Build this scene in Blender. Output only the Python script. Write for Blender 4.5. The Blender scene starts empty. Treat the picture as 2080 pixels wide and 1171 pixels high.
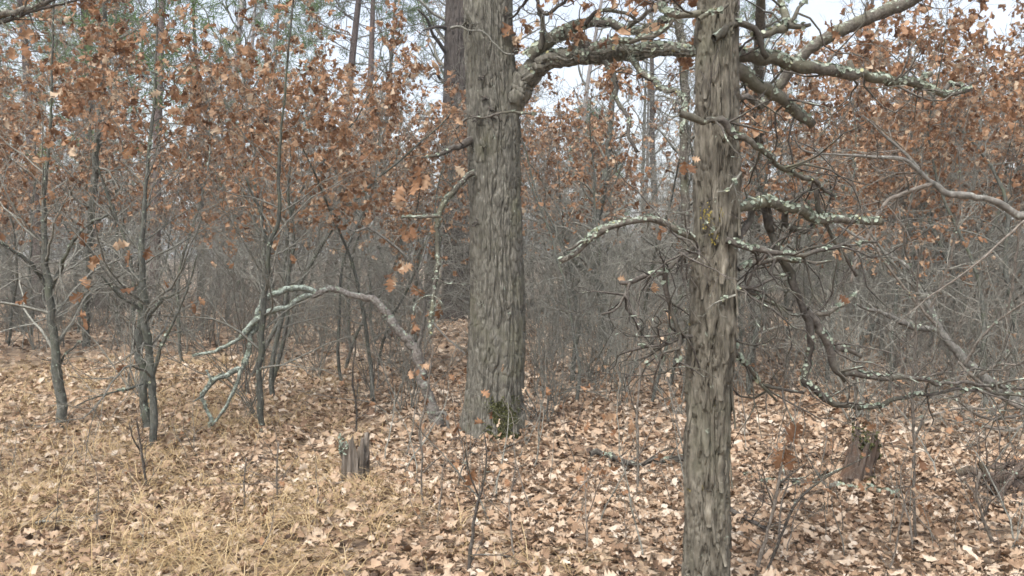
import bpy, math
import numpy as np

# ------------------------------------------------------------------ camera, sky, sun, exposure
scene = bpy.context.scene
col = scene.collection
FPX, PITCH, CAMZ = 1731.0, math.radians(2.15), 1.6      # focal length in photo pixels (2080 wide)
cam_d = bpy.data.cameras.new('camera')
cam_d.sensor_width = 36.0
cam_d.lens = FPX / 2080.0 * 36.0
cam_d.clip_start, cam_d.clip_end = 0.05, 2000.0
cam = bpy.data.objects.new('camera', cam_d)
cam.location = (0, 0, CAMZ)
cam.rotation_euler = (math.pi / 2 - PITCH, 0, 0)
col.objects.link(cam)
scene.camera = cam

SUN_EL, SUN_AZ = math.radians(58), math.radians(205)     # soft light from behind and left of the camera
world = bpy.data.worlds.new('World')
scene.world = world
world.use_nodes = True
wt = world.node_tree
wt.nodes.clear()
w_out = wt.nodes.new('ShaderNodeOutputWorld')
w_bg = wt.nodes.new('ShaderNodeBackground')
w_sky = wt.nodes.new('ShaderNodeTexSky')
w_sky.sky_type = 'NISHITA'
w_sky.sun_disc = False
w_sky.sun_elevation = SUN_EL
w_sky.sun_rotation = SUN_AZ
w_sky.dust_density = 4.0
w_sky.air_density = 1.0
w_hs = wt.nodes.new('ShaderNodeHueSaturation')
w_hs.inputs['Saturation'].default_value = 0.5
wt.links.new(w_sky.outputs[0], w_hs.inputs['Color'])
wt.links.new(w_hs.outputs[0], w_bg.inputs['Color'])
wt.links.new(w_bg.outputs[0], w_out.inputs['Surface'])
w_bg.inputs['Strength'].default_value = 0.13
sun_d = bpy.data.lights.new('sun', 'SUN')
sun_d.energy = 1.4
sun_d.angle = math.radians(24)
sun_d.color = (1.0, 0.99, 0.97)
sun = bpy.data.objects.new('sun', sun_d)
sun.rotation_euler = (math.pi / 2 - SUN_EL, 0, math.pi - SUN_AZ)
col.objects.link(sun)
vs = scene.view_settings
vs.view_transform = 'Standard'
vs.look = 'None'
vs.gamma = 1.0
vs.use_curve_mapping = False
vs.exposure = 1.42
scene.cycles.max_bounces = 4
scene.cycles.diffuse_bounces = 2
scene.cycles.transmission_bounces = 2
scene.cycles.use_denoising = True
scene.cycles.use_adaptive_sampling = True
scene.cycles.adaptive_threshold = 0.03
scene.cycles.filter_width = 1.6

# ------------------------------------------------------------------ numbers
def rng_(s):
    return np.random.default_rng(s)

CP, SP = math.cos(PITCH), math.sin(PITCH)

def ground_z(x, y):
    return (0.05 * np.sin(0.55 * x + 1.3) * np.sin(0.43 * y + 0.4) + 0.03 * np.sin(1.3 * x + 0.7 * y)
            + 0.018 * np.sin(2.9 * x - 1.7 * y + 1.0) + 0.012 * np.sin(4.3 * y + 2.1 * x)
            + 0.07 * np.exp(-((x + 0.165) ** 2 + (y - 7.5) ** 2) / 0.22))

def P(u, v, y):
    """point of the place seen at photo pixel (u, v), y metres ahead"""
    cx, cz = (u - 1040.0) / FPX, -(v - 585.5) / FPX
    dy, dz = CP + cz * SP, -SP + cz * CP
    s = y / dy
    return np.array([cx * s, y, CAMZ + dz * s])

def GP(u, v):
    """point of the ground seen at photo pixel (u, v)"""
    cx, cz = (u - 1040.0) / FPX, -(v - 585.5) / FPX
    dy, dz = CP + cz * SP, -SP + cz * CP
    s = -CAMZ / dz
    for _ in range(4):
        z = float(ground_z(cx * s, dy * s))
        s = -(CAMZ - z) / dz
    return np.array([cx * s, dy * s, CAMZ + dz * s])

def unit(v):
    v = np.asarray(v, float)
    n = np.linalg.norm(v)
    return v / n if n > 1e-9 else np.array([0, 0, 1.0])

def hash3(i, j, k):
    n = (i.astype(np.int64) * 374761393 + j.astype(np.int64) * 668265263 + k.astype(np.int64) * 2147483647 + 1013) & 0x7fffffff
    n = (n ^ (n >> 13)) * 1274126177 & 0x7fffffff
    n = (n ^ (n >> 16)) & 0xffffff
    return n / float(0xffffff)

def vnoise(p):
    i = np.floor(p).astype(np.int64)
    f = p - i
    f = f * f * (3 - 2 * f)
    r = 0
    for a in (0, 1):
        for b in (0, 1):
            for c in (0, 1):
                w = (f[..., 0] if a else 1 - f[..., 0]) * (f[..., 1] if b else 1 - f[..., 1]) * (f[..., 2] if c else 1 - f[..., 2])
                r = r + w * hash3(i[..., 0] + a, i[..., 1] + b, i[..., 2] + c)
    return r * 2 - 1

def fbm(p, o=3):
    r, a = 0, 1.0
    for _ in range(o):
        r = r + a * vnoise(p)
        p = p * 2.03 + 7.1
        a *= 0.5
    return r

def cells(a, b, na, seed):
    """periodic (in a) jittered cells: F1, F2, random of the nearest cell, offset to it"""
    ia, ib = np.floor(a).astype(np.int64), np.floor(b).astype(np.int64)
    f1 = np.full(a.shape, 9.0); f2 = np.full(a.shape, 9.0)
    rc = np.zeros(a.shape); oa = np.zeros(a.shape); ob = np.zeros(a.shape)
    for da in (-1, 0, 1):
        for db in (-1, 0, 1):
            ca, cb = ia + da, ib + db
            m = np.mod(ca, na)
            s = np.full(a.shape, seed, np.int64)
            px = ca + 0.5 + 0.8 * (hash3(m, cb, s) - 0.5)
            py = cb + 0.5 + 0.95 * (hash3(m, cb, s + 17) - 0.5)
            d = np.hypot(a - px, b - py)
            near = d < f1
            f2 = np.where(near, f1, np.minimum(f2, d))
            rc = np.where(near, hash3(m, cb, s + 31), rc)
            oa = np.where(near, a - px, oa); ob = np.where(near, b - py, ob)
            f1 = np.where(near, d, f1)
    return f1, f2, rc, oa, ob

def sstep(a, b, x):
    t = np.clip((x - a) / (b - a), 0, 1)
    return t * t * (3 - 2 * t)

def spline(pts, step):
    """Catmull-Rom through pts (k, m), about one sample per step"""
    pts = np.asarray(pts, float)
    if len(pts) < 3:
        n = max(2, int(np.linalg.norm(pts[-1, :3] - pts[0, :3]) / step) + 1)
        t = np.linspace(0, 1, n)[:, None]
        return pts[0] * (1 - t) + pts[-1] * t
    ext = np.vstack([2 * pts[0] - pts[1], pts, 2 * pts[-1] - pts[-2]])
    out = []
    for i in range(len(pts) - 1):
        p0, p1, p2, p3 = ext[i:i + 4]
        n = max(1, int(round(np.linalg.norm((p2 - p1)[:3]) / step)))
        for t in np.arange(n) / n:
            out.append(0.5 * (2 * p1 + (p2 - p0) * t + (2 * p0 - 5 * p1 + 4 * p2 - p3) * t * t + (3 * p1 - p0 - 3 * p2 + p3) * t ** 3))
    out.append(pts[-1])
    return np.array(out)

# ------------------------------------------------------------------ mesh building
class Shape:
    """quads collected into one mesh; every vertex carries a tone from 0 to 1"""
    def __init__(self):
        self.v, self.q, self.t, self.n = [], [], [], 0
    def add(self, v, q, t=0.5):
        v = np.asarray(v, float).reshape(-1, 3)
        self.v.append(v)
        self.q.append(np.asarray(q, np.int64) + self.n)
        self.t.append(np.broadcast_to(np.asarray(t, float), (len(v),)))
        self.n += len(v)
    def tube(self, pts, rad, sides=5, cap=False, tone=0.5):
        pts = np.asarray(pts, float)
        k = len(pts)
        rad = np.broadcast_to(np.asarray(rad, float), (k,))
        if cap:
            pts = np.vstack([pts, pts[-1] + (pts[-1] - pts[-2]) * 0.02]); rad = np.append(rad, 1e-4); k += 1
        T = np.empty_like(pts)
        T[1:-1] = pts[2:] - pts[:-2]; T[0] = pts[1] - pts[0]; T[-1] = pts[-1] - pts[-2]
        T /= np.maximum(np.linalg.norm(T, axis=1), 1e-9)[:, None]
        ref = np.eye(3)[np.argmin(np.abs(T).max(axis=0))]
        N = ref - (T @ ref)[:, None] * T
        N /= np.maximum(np.linalg.norm(N, axis=1), 1e-6)[:, None]
        B = np.cross(T, N)
        a = np.arange(sides) * (2 * math.pi / sides)
        V = pts[:, None] + rad[:, None, None] * (np.cos(a)[None, :, None] * N[:, None] + np.sin(a)[None, :, None] * B[:, None])
        i = np.arange(k - 1)[:, None] * sides
        j = np.arange(sides)[None]
        j2 = (j + 1) % sides
        Q = np.stack([i + j, i + j2, i + sides + j2, i + sides + j], -1).reshape(-1, 4)
        self.add(V, Q, tone)
    def arrays(self):
        return np.vstack(self.v), np.vstack(self.q), np.concatenate(self.t)
    def mesh(self, name, mat, smooth=True, origin=None):
        V, Q, T = self.arrays()
        return to_mesh(name, V if origin is None else V - np.asarray(origin), Q, T, mat, smooth)

def to_mesh(name, V, Q, T, mat, smooth=True):
    me = bpy.data.meshes.new(name)
    me.vertices.add(len(V)); me.loops.add(Q.size); me.polygons.add(len(Q))
    me.vertices.foreach_set('co', np.ascontiguousarray(V, np.float32).ravel())
    me.loops.foreach_set('vertex_index', np.ascontiguousarray(Q, np.int32).ravel())
    me.polygons.foreach_set('loop_start', np.arange(len(Q), dtype=np.int32) * 4)
    if smooth:
        me.polygons.foreach_set('use_smooth', np.ones(len(Q), bool))
    at = me.attributes.new('tone', 'FLOAT', 'POINT')
    at.data.foreach_set('value', np.ascontiguousarray(T, np.float32))
    me.update(calc_edges=True)
    if mat:
        me.materials.append(mat)
    return me

def obj(name, me, parent=None, loc=None, kind=None):
    o = bpy.data.objects.new(name, me)
    col.objects.link(o)
    if parent is not None:
        o.parent = parent
    if loc is not None:
        o.location = [float(c) for c in loc]
    if kind:
        o['kind'] = kind
    return o

def tag(o, label, cat, group=None):
    o['label'] = label; o['category'] = cat
    if group:
        o['group'] = group
    return o

def thing(name, label, cat, loc, group=None):
    return tag(obj(name, None, loc=loc), label, cat, group)

# ------------------------------------------------------------------ materials
def nodes_of(m):
    m.use_nodes = True
    nt = m.node_tree
    nt.nodes.clear()
    return nt, nt.nodes, nt.links

def ramp(ns, stops):
    r = ns.new('ShaderNodeValToRGB')
    e = r.color_ramp.elements
    e[0].position, e[0].color = stops[0][0], (*stops[0][1], 1)
    e[1].position, e[1].color = stops[-1][0], (*stops[-1][1], 1)
    for p, c in stops[1:-1]:
        k = e.new(p); k.color = (*c, 1)
    return r

def leaf_material(name, stops, transl=0.25, rough=0.7, vein=0.35):
    m = bpy.data.materials.new(name)
    nt, ns, ln = nodes_of(m)
    at = ns.new('ShaderNodeAttribute'); at.attribute_name = 'tone'
    tc = ns.new('ShaderNodeTexCoord')
    nz = ns.new('ShaderNodeTexNoise'); nz.inputs['Scale'].default_value = 38; nz.inputs['Detail'].default_value = 4
    ln.new(tc.outputs['Object'], nz.inputs['Vector'])
    mul = ns.new('ShaderNodeMath'); mul.operation = 'MULTIPLY_ADD'
    mul.inputs[1].default_value = vein; mul.inputs[2].default_value = -vein * 0.5
    ln.new(nz.outputs['Fac'], mul.inputs[0])
    ad = ns.new('ShaderNodeMath'); ad.operation = 'ADD'
    ln.new(at.outputs['Fac'], ad.inputs[0]); ln.new(mul.outputs[0], ad.inputs[1])
    cr = ramp(ns, stops)
    ln.new(ad.outputs[0], cr.inputs[0])
    pb = ns.new('ShaderNodeBsdfPrincipled')
    pb.inputs['Roughness'].default_value = rough
    pb.inputs['Specular IOR Level'].default_value = 0.35
    ln.new(cr.outputs[0], pb.inputs['Base Color'])
    tr = ns.new('ShaderNodeBsdfTranslucent')
    ln.new(cr.outputs[0], tr.inputs['Color'])
    mx = ns.new('ShaderNodeMixShader'); mx.inputs[0].default_value = transl
    out = ns.new('ShaderNodeOutputMaterial')
    ln.new(pb.outputs[0], mx.inputs[1]); ln.new(tr.outputs[0], mx.inputs[2]); ln.new(mx.outputs[0], out.inputs['Surface'])
    return m

def bark_material(name, dark, mid, pale, algae=None, algae_amt=0.0, lichen=None, lichen_amt=0.0, scale=1.0, stretch=0.22,
                  bump=0.006, top=0.0, spots=None, rough=0.88, lichen_scale=9.0):
    m = bpy.data.materials.new(name)
    nt, ns, ln = nodes_of(m)
    tc = ns.new('ShaderNodeTexCoord')
    mp = ns.new('ShaderNodeMapping'); mp.inputs['Scale'].default_value = (scale, scale, scale * stretch)
    ln.new(tc.outputs['Object'], mp.inputs['Vector'])
    n1 = ns.new('ShaderNodeTexNoise'); n1.inputs['Scale'].default_value = 42; n1.inputs['Detail'].default_value = 6; n1.inputs['Roughness'].default_value = 0.65
    ln.new(mp.outputs[0], n1.inputs['Vector'])
    cr = ramp(ns, [(0.33, dark), (0.5, mid), (0.69, pale)])
    ln.new(n1.outputs['Fac'], cr.inputs[0])
    c = cr.outputs[0]
    # a slightly different tint for every copy
    oi = ns.new('ShaderNodeObjectInfo')
    hs = ns.new('ShaderNodeHueSaturation')
    mr = ns.new('ShaderNodeMapRange'); mr.inputs['To Min'].default_value = 0.75; mr.inputs['To Max'].default_value = 1.3
    ln.new(oi.outputs['Random'], mr.inputs['Value']); ln.new(mr.outputs[0], hs.inputs['Value']); ln.new(c, hs.inputs['Color'])
    c = hs.outputs[0]
    def layer(c, colr, amt, sc, det, soft, off, use_top=0.0):
        nz = ns.new('ShaderNodeTexNoise'); nz.inputs['Scale'].default_value = sc; nz.inputs['Detail'].default_value = det; nz.inputs['Roughness'].default_value = 0.6
        of = ns.new('ShaderNodeVectorMath'); of.operation = 'ADD'; of.inputs[1].default_value = (off, off * 0.7, -off)
        ln.new(tc.outputs['Object'], of.inputs[0]); ln.new(of.outputs[0], nz.inputs['Vector'])
        val = nz.outputs['Fac']
        if use_top:
            ge = ns.new('ShaderNodeNewGeometry')
            sx = ns.new('ShaderNodeSeparateXYZ')
            ln.new(ge.outputs['Normal'], sx.inputs[0])
            ma = ns.new('ShaderNodeMath'); ma.operation = 'MULTIPLY_ADD'; ma.inputs[1].default_value = use_top
            ln.new(sx.outputs['Z'], ma.inputs[0]); ln.new(val, ma.inputs[2])
            val = ma.outputs[0]
        r = ns.new('ShaderNodeMapRange')
        r.inputs['From Min'].default_value = 1 - amt - soft; r.inputs['From Max'].default_value = 1 - amt + soft
        ln.new(val, r.inputs['Value'])
        mx = ns.new('ShaderNodeMix'); mx.data_type = 'RGBA'
        ln.new(r.outputs[0], mx.inputs['Factor']); ln.new(c, mx.inputs['A']); mx.inputs['B'].default_value = (*colr, 1)
        return mx.outputs['Result']
    if algae:
        c = layer(c, algae, algae_amt, 3.5, 5, 0.12, 3.0)
    if lichen:
        c = layer(c, lichen, lichen_amt, lichen_scale, 7, 0.035, 9.0, top)
        c = layer(c, tuple(min(1, x * 1.25) for x in lichen), lichen_amt * 0.85, lichen_scale * 3.5, 5, 0.03, 21.0, top * 0.6)
    if spots:
        c = layer(c, spots, 0.27, 15.0, 3, 0.02, 33.0)
    pb = ns.new('ShaderNodeBsdfPrincipled')
    pb.inputs['Roughness'].default_value = rough
    pb.inputs['Specular IOR Level'].default_value = 0.25
    ln.new(c, pb.inputs['Base Color'])
    bp = ns.new('ShaderNodeBump'); bp.inputs['Strength'].default_value = 0.9; bp.inputs['Distance'].default_value = bump
    ln.new(n1.outputs['Fac'], bp.inputs['Height']); ln.new(bp.outputs[0], pb.inputs['Normal'])
    out = ns.new('ShaderNodeOutputMaterial')
    ln.new(pb.outputs[0], out.inputs['Surface'])
    return m

LICHEN = (0.34, 0.385, 0.31)
M = {}
M['oak'] = bark_material('furrowed oak bark', (0.05, 0.046, 0.037), (0.117, 0.11, 0.089), (0.21, 0.2, 0.17), (0.12, 0.116, 0.078), 0.37, LICHEN, 0.31, lichen_scale=16, stretch=0.3)
M['shaggy'] = bark_material('shaggy bark', (0.048, 0.041, 0.031), (0.112, 0.1, 0.077), (0.205, 0.187, 0.15), (0.12, 0.117, 0.082), 0.38, LICHEN, 0.31, lichen_scale=15, spots=(0.26, 0.21, 0.06), stretch=0.3)
M['far_oak'] = bark_material('dark ridged bark', (0.036, 0.029, 0.025), (0.066, 0.055, 0.048), (0.11, 0.096, 0.085), None, 0, LICHEN, 0.26)
M['dead'] = bark_material('dead branch bark', (0.036, 0.03, 0.026), (0.07, 0.061, 0.052), (0.125, 0.113, 0.098), (0.085, 0.083, 0.058), 0.40, LICHEN, 0.32, top=0.08, stretch=1.0, lichen_scale=22)
M['lichened'] = bark_material('lichened dead bark', (0.05, 0.042, 0.034), (0.095, 0.084, 0.069), (0.16, 0.147, 0.124), (0.115, 0.113, 0.075), 0.42, LICHEN, 0.36, top=0.11, stretch=1.0, lichen_scale=18)
M['green_grey'] = bark_material('lichen sheathed bark', (0.08, 0.083, 0.07), (0.15, 0.163, 0.138), (0.25, 0.275, 0.235), None, 0, (0.38, 0.435, 0.37), 0.43, top=0.1, stretch=1.0, lichen_scale=16)
M['sapling'] = bark_material('sapling bark', (0.045, 0.046, 0.039), (0.085, 0.087, 0.075), (0.145, 0.149, 0.13), (0.095, 0.105, 0.07), 0.40, LICHEN, 0.31, lichen_scale=16, stretch=0.5)
M['twig'] = bark_material('grey twig bark', (0.1, 0.097, 0.08), (0.173, 0.169, 0.143), (0.265, 0.26, 0.226), None, 0, LICHEN, 0.31, stretch=1.0)
M['twig_brown'] = bark_material('brown twig bark', (0.082, 0.07, 0.056), (0.14, 0.121, 0.1), (0.22, 0.197, 0.168), None, 0, None, 0, stretch=1.0)
M['smooth'] = bark_material('smooth bark', (0.075, 0.07, 0.06), (0.135, 0.127, 0.112), (0.215, 0.205, 0.185), None, 0, (0.36, 0.375, 0.335), 0.335, stretch=0.8, bump=0.003, lichen_scale=14)
M['pine'] = bark_material('pine bark', (0.07, 0.052, 0.047), (0.12, 0.092, 0.085), (0.19, 0.155, 0.142), None, 0, LICHEN, 0.27, stretch=0.5)
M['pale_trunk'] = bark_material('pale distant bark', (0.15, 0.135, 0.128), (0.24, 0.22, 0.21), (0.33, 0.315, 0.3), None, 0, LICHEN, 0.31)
M['arch'] = bark_material('patchy dead bark', (0.07, 0.06, 0.052), (0.15, 0.135, 0.12), (0.27, 0.252, 0.23), None, 0, (0.31, 0.345, 0.3), 0.37, top=0.06, stretch=1.0, lichen_scale=15)
M['stump'] = bark_material('weathered wood', (0.045, 0.037, 0.029), (0.1, 0.084, 0.068), (0.185, 0.163, 0.138), (0.095, 0.066, 0.043), 0.42, LICHEN, 0.27, scale=1.4, stretch=0.06)
M['stump_red'] = bark_material('rotting red brown wood', (0.05, 0.034, 0.025), (0.115, 0.083, 0.063), (0.19, 0.155, 0.128), (0.13, 0.07, 0.04), 0.42, LICHEN, 0.26, scale=1.4, stretch=0.06)
M['rot'] = bark_material('dark rotten wood', (0.035, 0.027, 0.022), (0.075, 0.055, 0.043), (0.15, 0.115, 0.09), (0.07, 0.065, 0.035), 0.35, LICHEN, 0.30, stretch=0.5)
M['litter'] = leaf_material('fallen oak leaf', [(0.0, (0.05, 0.031, 0.02)), (0.2, (0.145, 0.088, 0.053)), (0.42, (0.275, 0.182, 0.112)), (0.65, (0.37, 0.262, 0.175)), (0.85, (0.45, 0.35, 0.255)), (1.0, (0.53, 0.45, 0.36))], 0.12)
M['leaf'] = leaf_material('clinging oak leaf', [(0.0, (0.1, 0.05, 0.028)), (0.35, (0.235, 0.12, 0.06)), (0.65, (0.36, 0.205, 0.112)), (0.88, (0.46, 0.31, 0.195)), (1.0, (0.53, 0.42, 0.3))], 0.4)
M['grass'] = leaf_material('dry sedge', [(0.0, (0.23, 0.16, 0.075)), (0.5, (0.42, 0.305, 0.155)), (1.0, (0.58, 0.46, 0.28))], 0.25)
M['needle'] = leaf_material('pine needle', [(0.0, (0.045, 0.085, 0.03)), (0.6, (0.095, 0.16, 0.05)), (1.0, (0.16, 0.22, 0.08))], 0.25, vein=0.1)
M['moss'] = leaf_material('moss', [(0.0, (0.035, 0.04, 0.013)), (0.6, (0.075, 0.08, 0.026)), (1.0, (0.15, 0.15, 0.05))], 0.2)
M['lichen'] = leaf_material('lichen', [(0.0, (0.15, 0.175, 0.135)), (0.5, (0.27, 0.31, 0.245)), (0.85, (0.39, 0.43, 0.335)), (1.0, (0.36, 0.34, 0.17))], 0.1, rough=0.95)

def soil_material():
    m = bpy.data.materials.new('soil under the leaves')
    nt, ns, ln = nodes_of(m)
    tc = ns.new('ShaderNodeTexCoord')
    vo = ns.new('ShaderNodeTexVoronoi'); vo.inputs['Scale'].default_value = 17; vo.inputs['Randomness'].default_value = 1.0
    n1 = ns.new('ShaderNodeTexNoise'); n1.inputs['Scale'].default_value = 6; n1.inputs['Detail'].default_value = 8
    ln.new(tc.outputs['Object'], vo.inputs['Vector']); ln.new(tc.outputs['Object'], n1.inputs['Vector'])
    sp = ns.new('ShaderNodeSeparateColor'); ln.new(vo.outputs['Color'], sp.inputs[0])
    ad = ns.new('ShaderNodeMath'); ad.operation = 'MULTIPLY_ADD'; ad.inputs[1].default_value = 0.7
    ln.new(sp.outputs[0], ad.inputs[0])
    m2 = ns.new('ShaderNodeMath'); m2.operation = 'MULTIPLY_ADD'; m2.inputs[1].default_value = 0.6; m2.inputs[2].default_value = -0.15
    ln.new(n1.outputs['Fac'], m2.inputs[0]); ln.new(m2.outputs[0], ad.inputs[2])
    cr = ramp(ns, [(0.0, (0.07, 0.046, 0.03)), (0.35, (0.17, 0.115, 0.072)), (0.65, (0.29, 0.21, 0.137)), (1.0, (0.43, 0.335, 0.24))])
    ln.new(ad.outputs[0], cr.inputs[0])
    pb = ns.new('ShaderNodeBsdfPrincipled'); pb.inputs['Roughness'].default_value = 0.95
    ln.new(cr.outputs[0], pb.inputs['Base Color'])
    bp = ns.new('ShaderNodeBump'); bp.inputs['Strength'].default_value = 1.0; bp.inputs['Distance'].default_value = 0.03
    ln.new(vo.outputs['Distance'], bp.inputs['Height']); ln.new(bp.outputs[0], pb.inputs['Normal'])
    out = ns.new('ShaderNodeOutputMaterial'); ln.new(pb.outputs[0], out.inputs['Surface'])
    return m
M['soil'] = soil_material()

# ------------------------------------------------------------------ leaves
# half outlines of lobed oak leaves: (position along the midrib, half width)
OUT_HI = [(0.0, 0.012), (0.16, 0.02), (0.24, 0.13), (0.33, 0.27), (0.38, 0.10), (0.53, 0.40), (0.59, 0.13), (0.75, 0.36), (0.80, 0.12), (0.92, 0.15), (1.0, 0.006)]
OUT_MID = [(0.0, 0.012), (0.18, 0.03), (0.33, 0.27), (0.40, 0.12), (0.58, 0.38), (0.66, 0.14), (0.82, 0.28), (1.0, 0.01)]
OUT_LO = [(0.0, 0.015), (0.3, 0.24), (0.42, 0.14), (0.7, 0.34), (1.0, 0.015)]

def leaf_templates(out, count, rng, curl=0.5, fold=0.5, ripple=0.05):
    res = []
    for _ in range(count):
        c = rng.uniform(-1, 1) * curl
        f = rng.normal(0.15, 0.5) * fold
        tw = rng.normal(0, 0.5)
        rows = []
        for i, (t, w) in enumerate(out):
            wl, wr = (w * rng.uniform(0.75, 1.2) for _ in range(2))
            sh = 0.05 if w > 0.2 else 0.0
            a = tw * (t - 0.5)
            for s, ww in ((-1, wl), (0, 0), (1, wr)):
                y = s * ww
                z = abs(y) * f + (rng.normal(0, ripple) if s else 0)
                y, z = y * math.cos(a) - z * math.sin(a), y * math.sin(a) + z * math.cos(a)
                rows.append((t + (sh if s else 0), y, z))
        v = np.array(rows)
        ang = (v[:, 0] - 0.4) * c * 2.2
        if abs(c) > 0.02:
            R = 1 / (c * 2.2)
            x, z = v[:, 0] - 0.4, v[:, 2].copy()
            v[:, 0] = (R - z) * np.sin(ang) + 0.4
            v[:, 2] = R - (R - z) * np.cos(ang)
        res.append(v)
    n = len(out)
    q = []
    for i in range(n - 1):
        a = 3 * i
        q += [(a, a + 3, a + 4, a + 1), (a + 1, a + 4, a + 5, a + 2)]
    return np.array(res), np.array(q)

LR = rng_(5)
T_HI = leaf_templates(OUT_HI, 24, LR, 0.55, 0.6)
T_MID = leaf_templates(OUT_MID, 24, LR, 0.95, 1.0, 0.07)
T_LO = leaf_templates(OUT_LO, 24, LR, 0.95, 1.0, 0.07)
FLAT_HI = leaf_templates(OUT_HI, 24, LR, 0.8, 0.75, 0.06)
def pooled(outs, count, *a):
    r = [leaf_templates(o, count, LR, *a) for o in outs]
    return np.concatenate([x[0] for x in r]), r[0][1]
OUT_SHAL = [(0.0, 0.012), (0.16, 0.06), (0.32, 0.20), (0.42, 0.15), (0.58, 0.27), (0.67, 0.19), (0.82, 0.2), (1.0, 0.02)]
OUT_LONG = [(0.0, 0.01), (0.2, 0.09), (0.34, 0.16), (0.45, 0.12), (0.6, 0.20), (0.7, 0.13), (0.85, 0.13), (1.0, 0.01)]
OUT_TORN = [(0.0, 0.10), (0.1, 0.19), (0.25, 0.22), (0.4, 0.3), (0.5, 0.15), (0.62, 0.21), (0.74, 0.09), (0.8, 0.02)]
FLAT_LO = pooled([OUT_MID, OUT_SHAL, OUT_LONG, OUT_TORN], 14, 0.95, 0.9, 0.07)
OUT_M5 = [(0.0, 0.02), (0.32, 0.26), (0.44, 0.14), (0.7, 0.3), (1.0, 0.02)]
OUT_M5B = [(0.0, 0.05), (0.25, 0.17), (0.5, 0.22), (0.75, 0.17), (1.0, 0.02)]
FLAT_MIDL = pooled([OUT_M5, OUT_M5B], 16, 0.9, 0.85, 0.06)
OUT_X = [(0.0, 0.05), (0.45, 0.3), (1.0, 0.05)]
FLAT_XLO = leaf_templates(OUT_X, 24, LR, 0.8, 0.7, 0.07)

def frames(d, rng, roll=None, up=None):
    """rotation matrices with x along d; z as close to `up` as it goes, then rolled"""
    n = len(d)
    d = d / np.maximum(np.linalg.norm(d, axis=1), 1e-9)[:, None]
    if up is None:
        up = rng.normal(size=(n, 3))
    y = np.cross(up, d)
    y /= np.maximum(np.linalg.norm(y, axis=1), 1e-9)[:, None]
    z = np.cross(d, y)
    if roll is not None:
        c, s = np.cos(roll)[:, None], np.sin(roll)[:, None]
        y, z = y * c + z * s, z * c - y * s
    return np.stack([d, y, z], -1)

def scatter(shape, tmpl, pos, R, size, tone, rng, wid=None):
    tv, tq = tmpl
    n = len(pos)
    if n == 0:
        return
    idx = rng.integers(0, len(tv), n)
    v = tv[idx] * np.asarray(size)[:, None, None]
    if wid is not None:
        v[:, :, 1] *= wid[:, None]
    v = np.einsum('nij,nkj->nki', R, v) + pos[:, None]
    k = tv.shape[1]
    q = (tq[None] + (np.arange(n) * k)[:, None, None]).reshape(-1, 4)
    shape.add(v.reshape(-1, 3), q, np.repeat(tone, k))

# ------------------------------------------------------------------ wood
def walk(rng, p, d, L, n, wob, up=0.0):
    pts = [np.asarray(p, float)]
    d = unit(d)
    for _ in range(n):
        d = d + rng.normal(0, wob, 3)
        d[2] += up
        d = unit(d)
        pts.append(pts[-1] + d * (L / n))
    return np.array(pts)

def turn(rng, d, ang):
    d = unit(d)
    s = unit(np.cross(d, rng.normal(size=3)))
    return unit(d * math.cos(ang) + s * math.sin(ang))

def sprout(sh, rng, p, d, L, r, depth, wob=0.16, up=0.0, kids=5, tips=None, seg=0.1, sides=4, rmin=0.0012, spread=(0.5, 1.1), shrink=(0.35, 0.7)):
    """a twig with side twigs; tips collects where leaves can hang"""
    n = int(np.clip(L / seg, 2, 10))
    path = walk(rng, p, d, L, n, wob, up)
    tip = max(r * 0.35, rmin)
    sh.tube(path, np.linspace(r, tip, len(path)), sides if depth > 0 else 3)
    if depth > 0:
        k = max(1, int(round(kids * rng.uniform(0.7, 1.3))))
        for j in range(k):
            t = rng.uniform(0.2, 1.0) if j else 1.0
            x = t * n
            i = min(int(x), n - 1)
            q = path[i] * (1 - (x - i)) + path[i + 1] * (x - i)
            dd = turn(rng, path[i + 1] - path[i], rng.uniform(*spread))
            sprout(sh, rng, q, dd, L * rng.uniform(*shrink) * (1.1 - 0.4 * t), max(r * (1 - 0.6 * t) * 0.65, rmin), depth - 1,
                   wob, up, max(2, kids * 0.7), tips, seg, 3, rmin, spread, shrink)
    elif tips is not None:
        tips.append((path[-1], unit(path[-1] - path[-2])))
        if n > 2 and rng.random() < 0.6:
            tips.append((path[n // 2], unit(path[n // 2] - path[n // 2 - 1])))

def hang_leaves(rng, tips, per=(2, 4), size=(0.09, 0.15), tmpl=None, shape=None, keep=None, tone=(0.56, 0.28)):
    if shape is None:
        shape = Shape()
    pos, dirs = [], []
    for p, d in tips:
        if keep is not None and rng.random() > keep(p) * (1.65 if vnoise(np.asarray(p)[None] * 1.6 + 5.0)[0] > 0.02 else 0.35):
            continue
        for _ in range(rng.integers(per[0], per[1] + 1)):
            dd = unit(d * 0.5 + rng.normal(0, 0.55, 3) + np.array([0, 0, -0.75]))
            pos.append(p + rng.normal(0, 0.02, 3)); dirs.append(dd)
    if not pos:
        return shape
    pos, dirs = np.array(pos), np.array(dirs)
    n = len(pos)
    scatter(shape, tmpl or T_MID, pos, frames(dirs, rng), rng.uniform(*size, n), np.clip(rng.normal(*tone, n), 0.02, 0.98), rng)
    return shape

def radius_noise(rng, n, amp=0.12):
    k = rng.normal(0, 1, n + 4)
    k = np.convolve(k, [0.25, 0.5, 0.25, ], 'same')[2:-2]
    return 1 + amp * k

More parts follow.
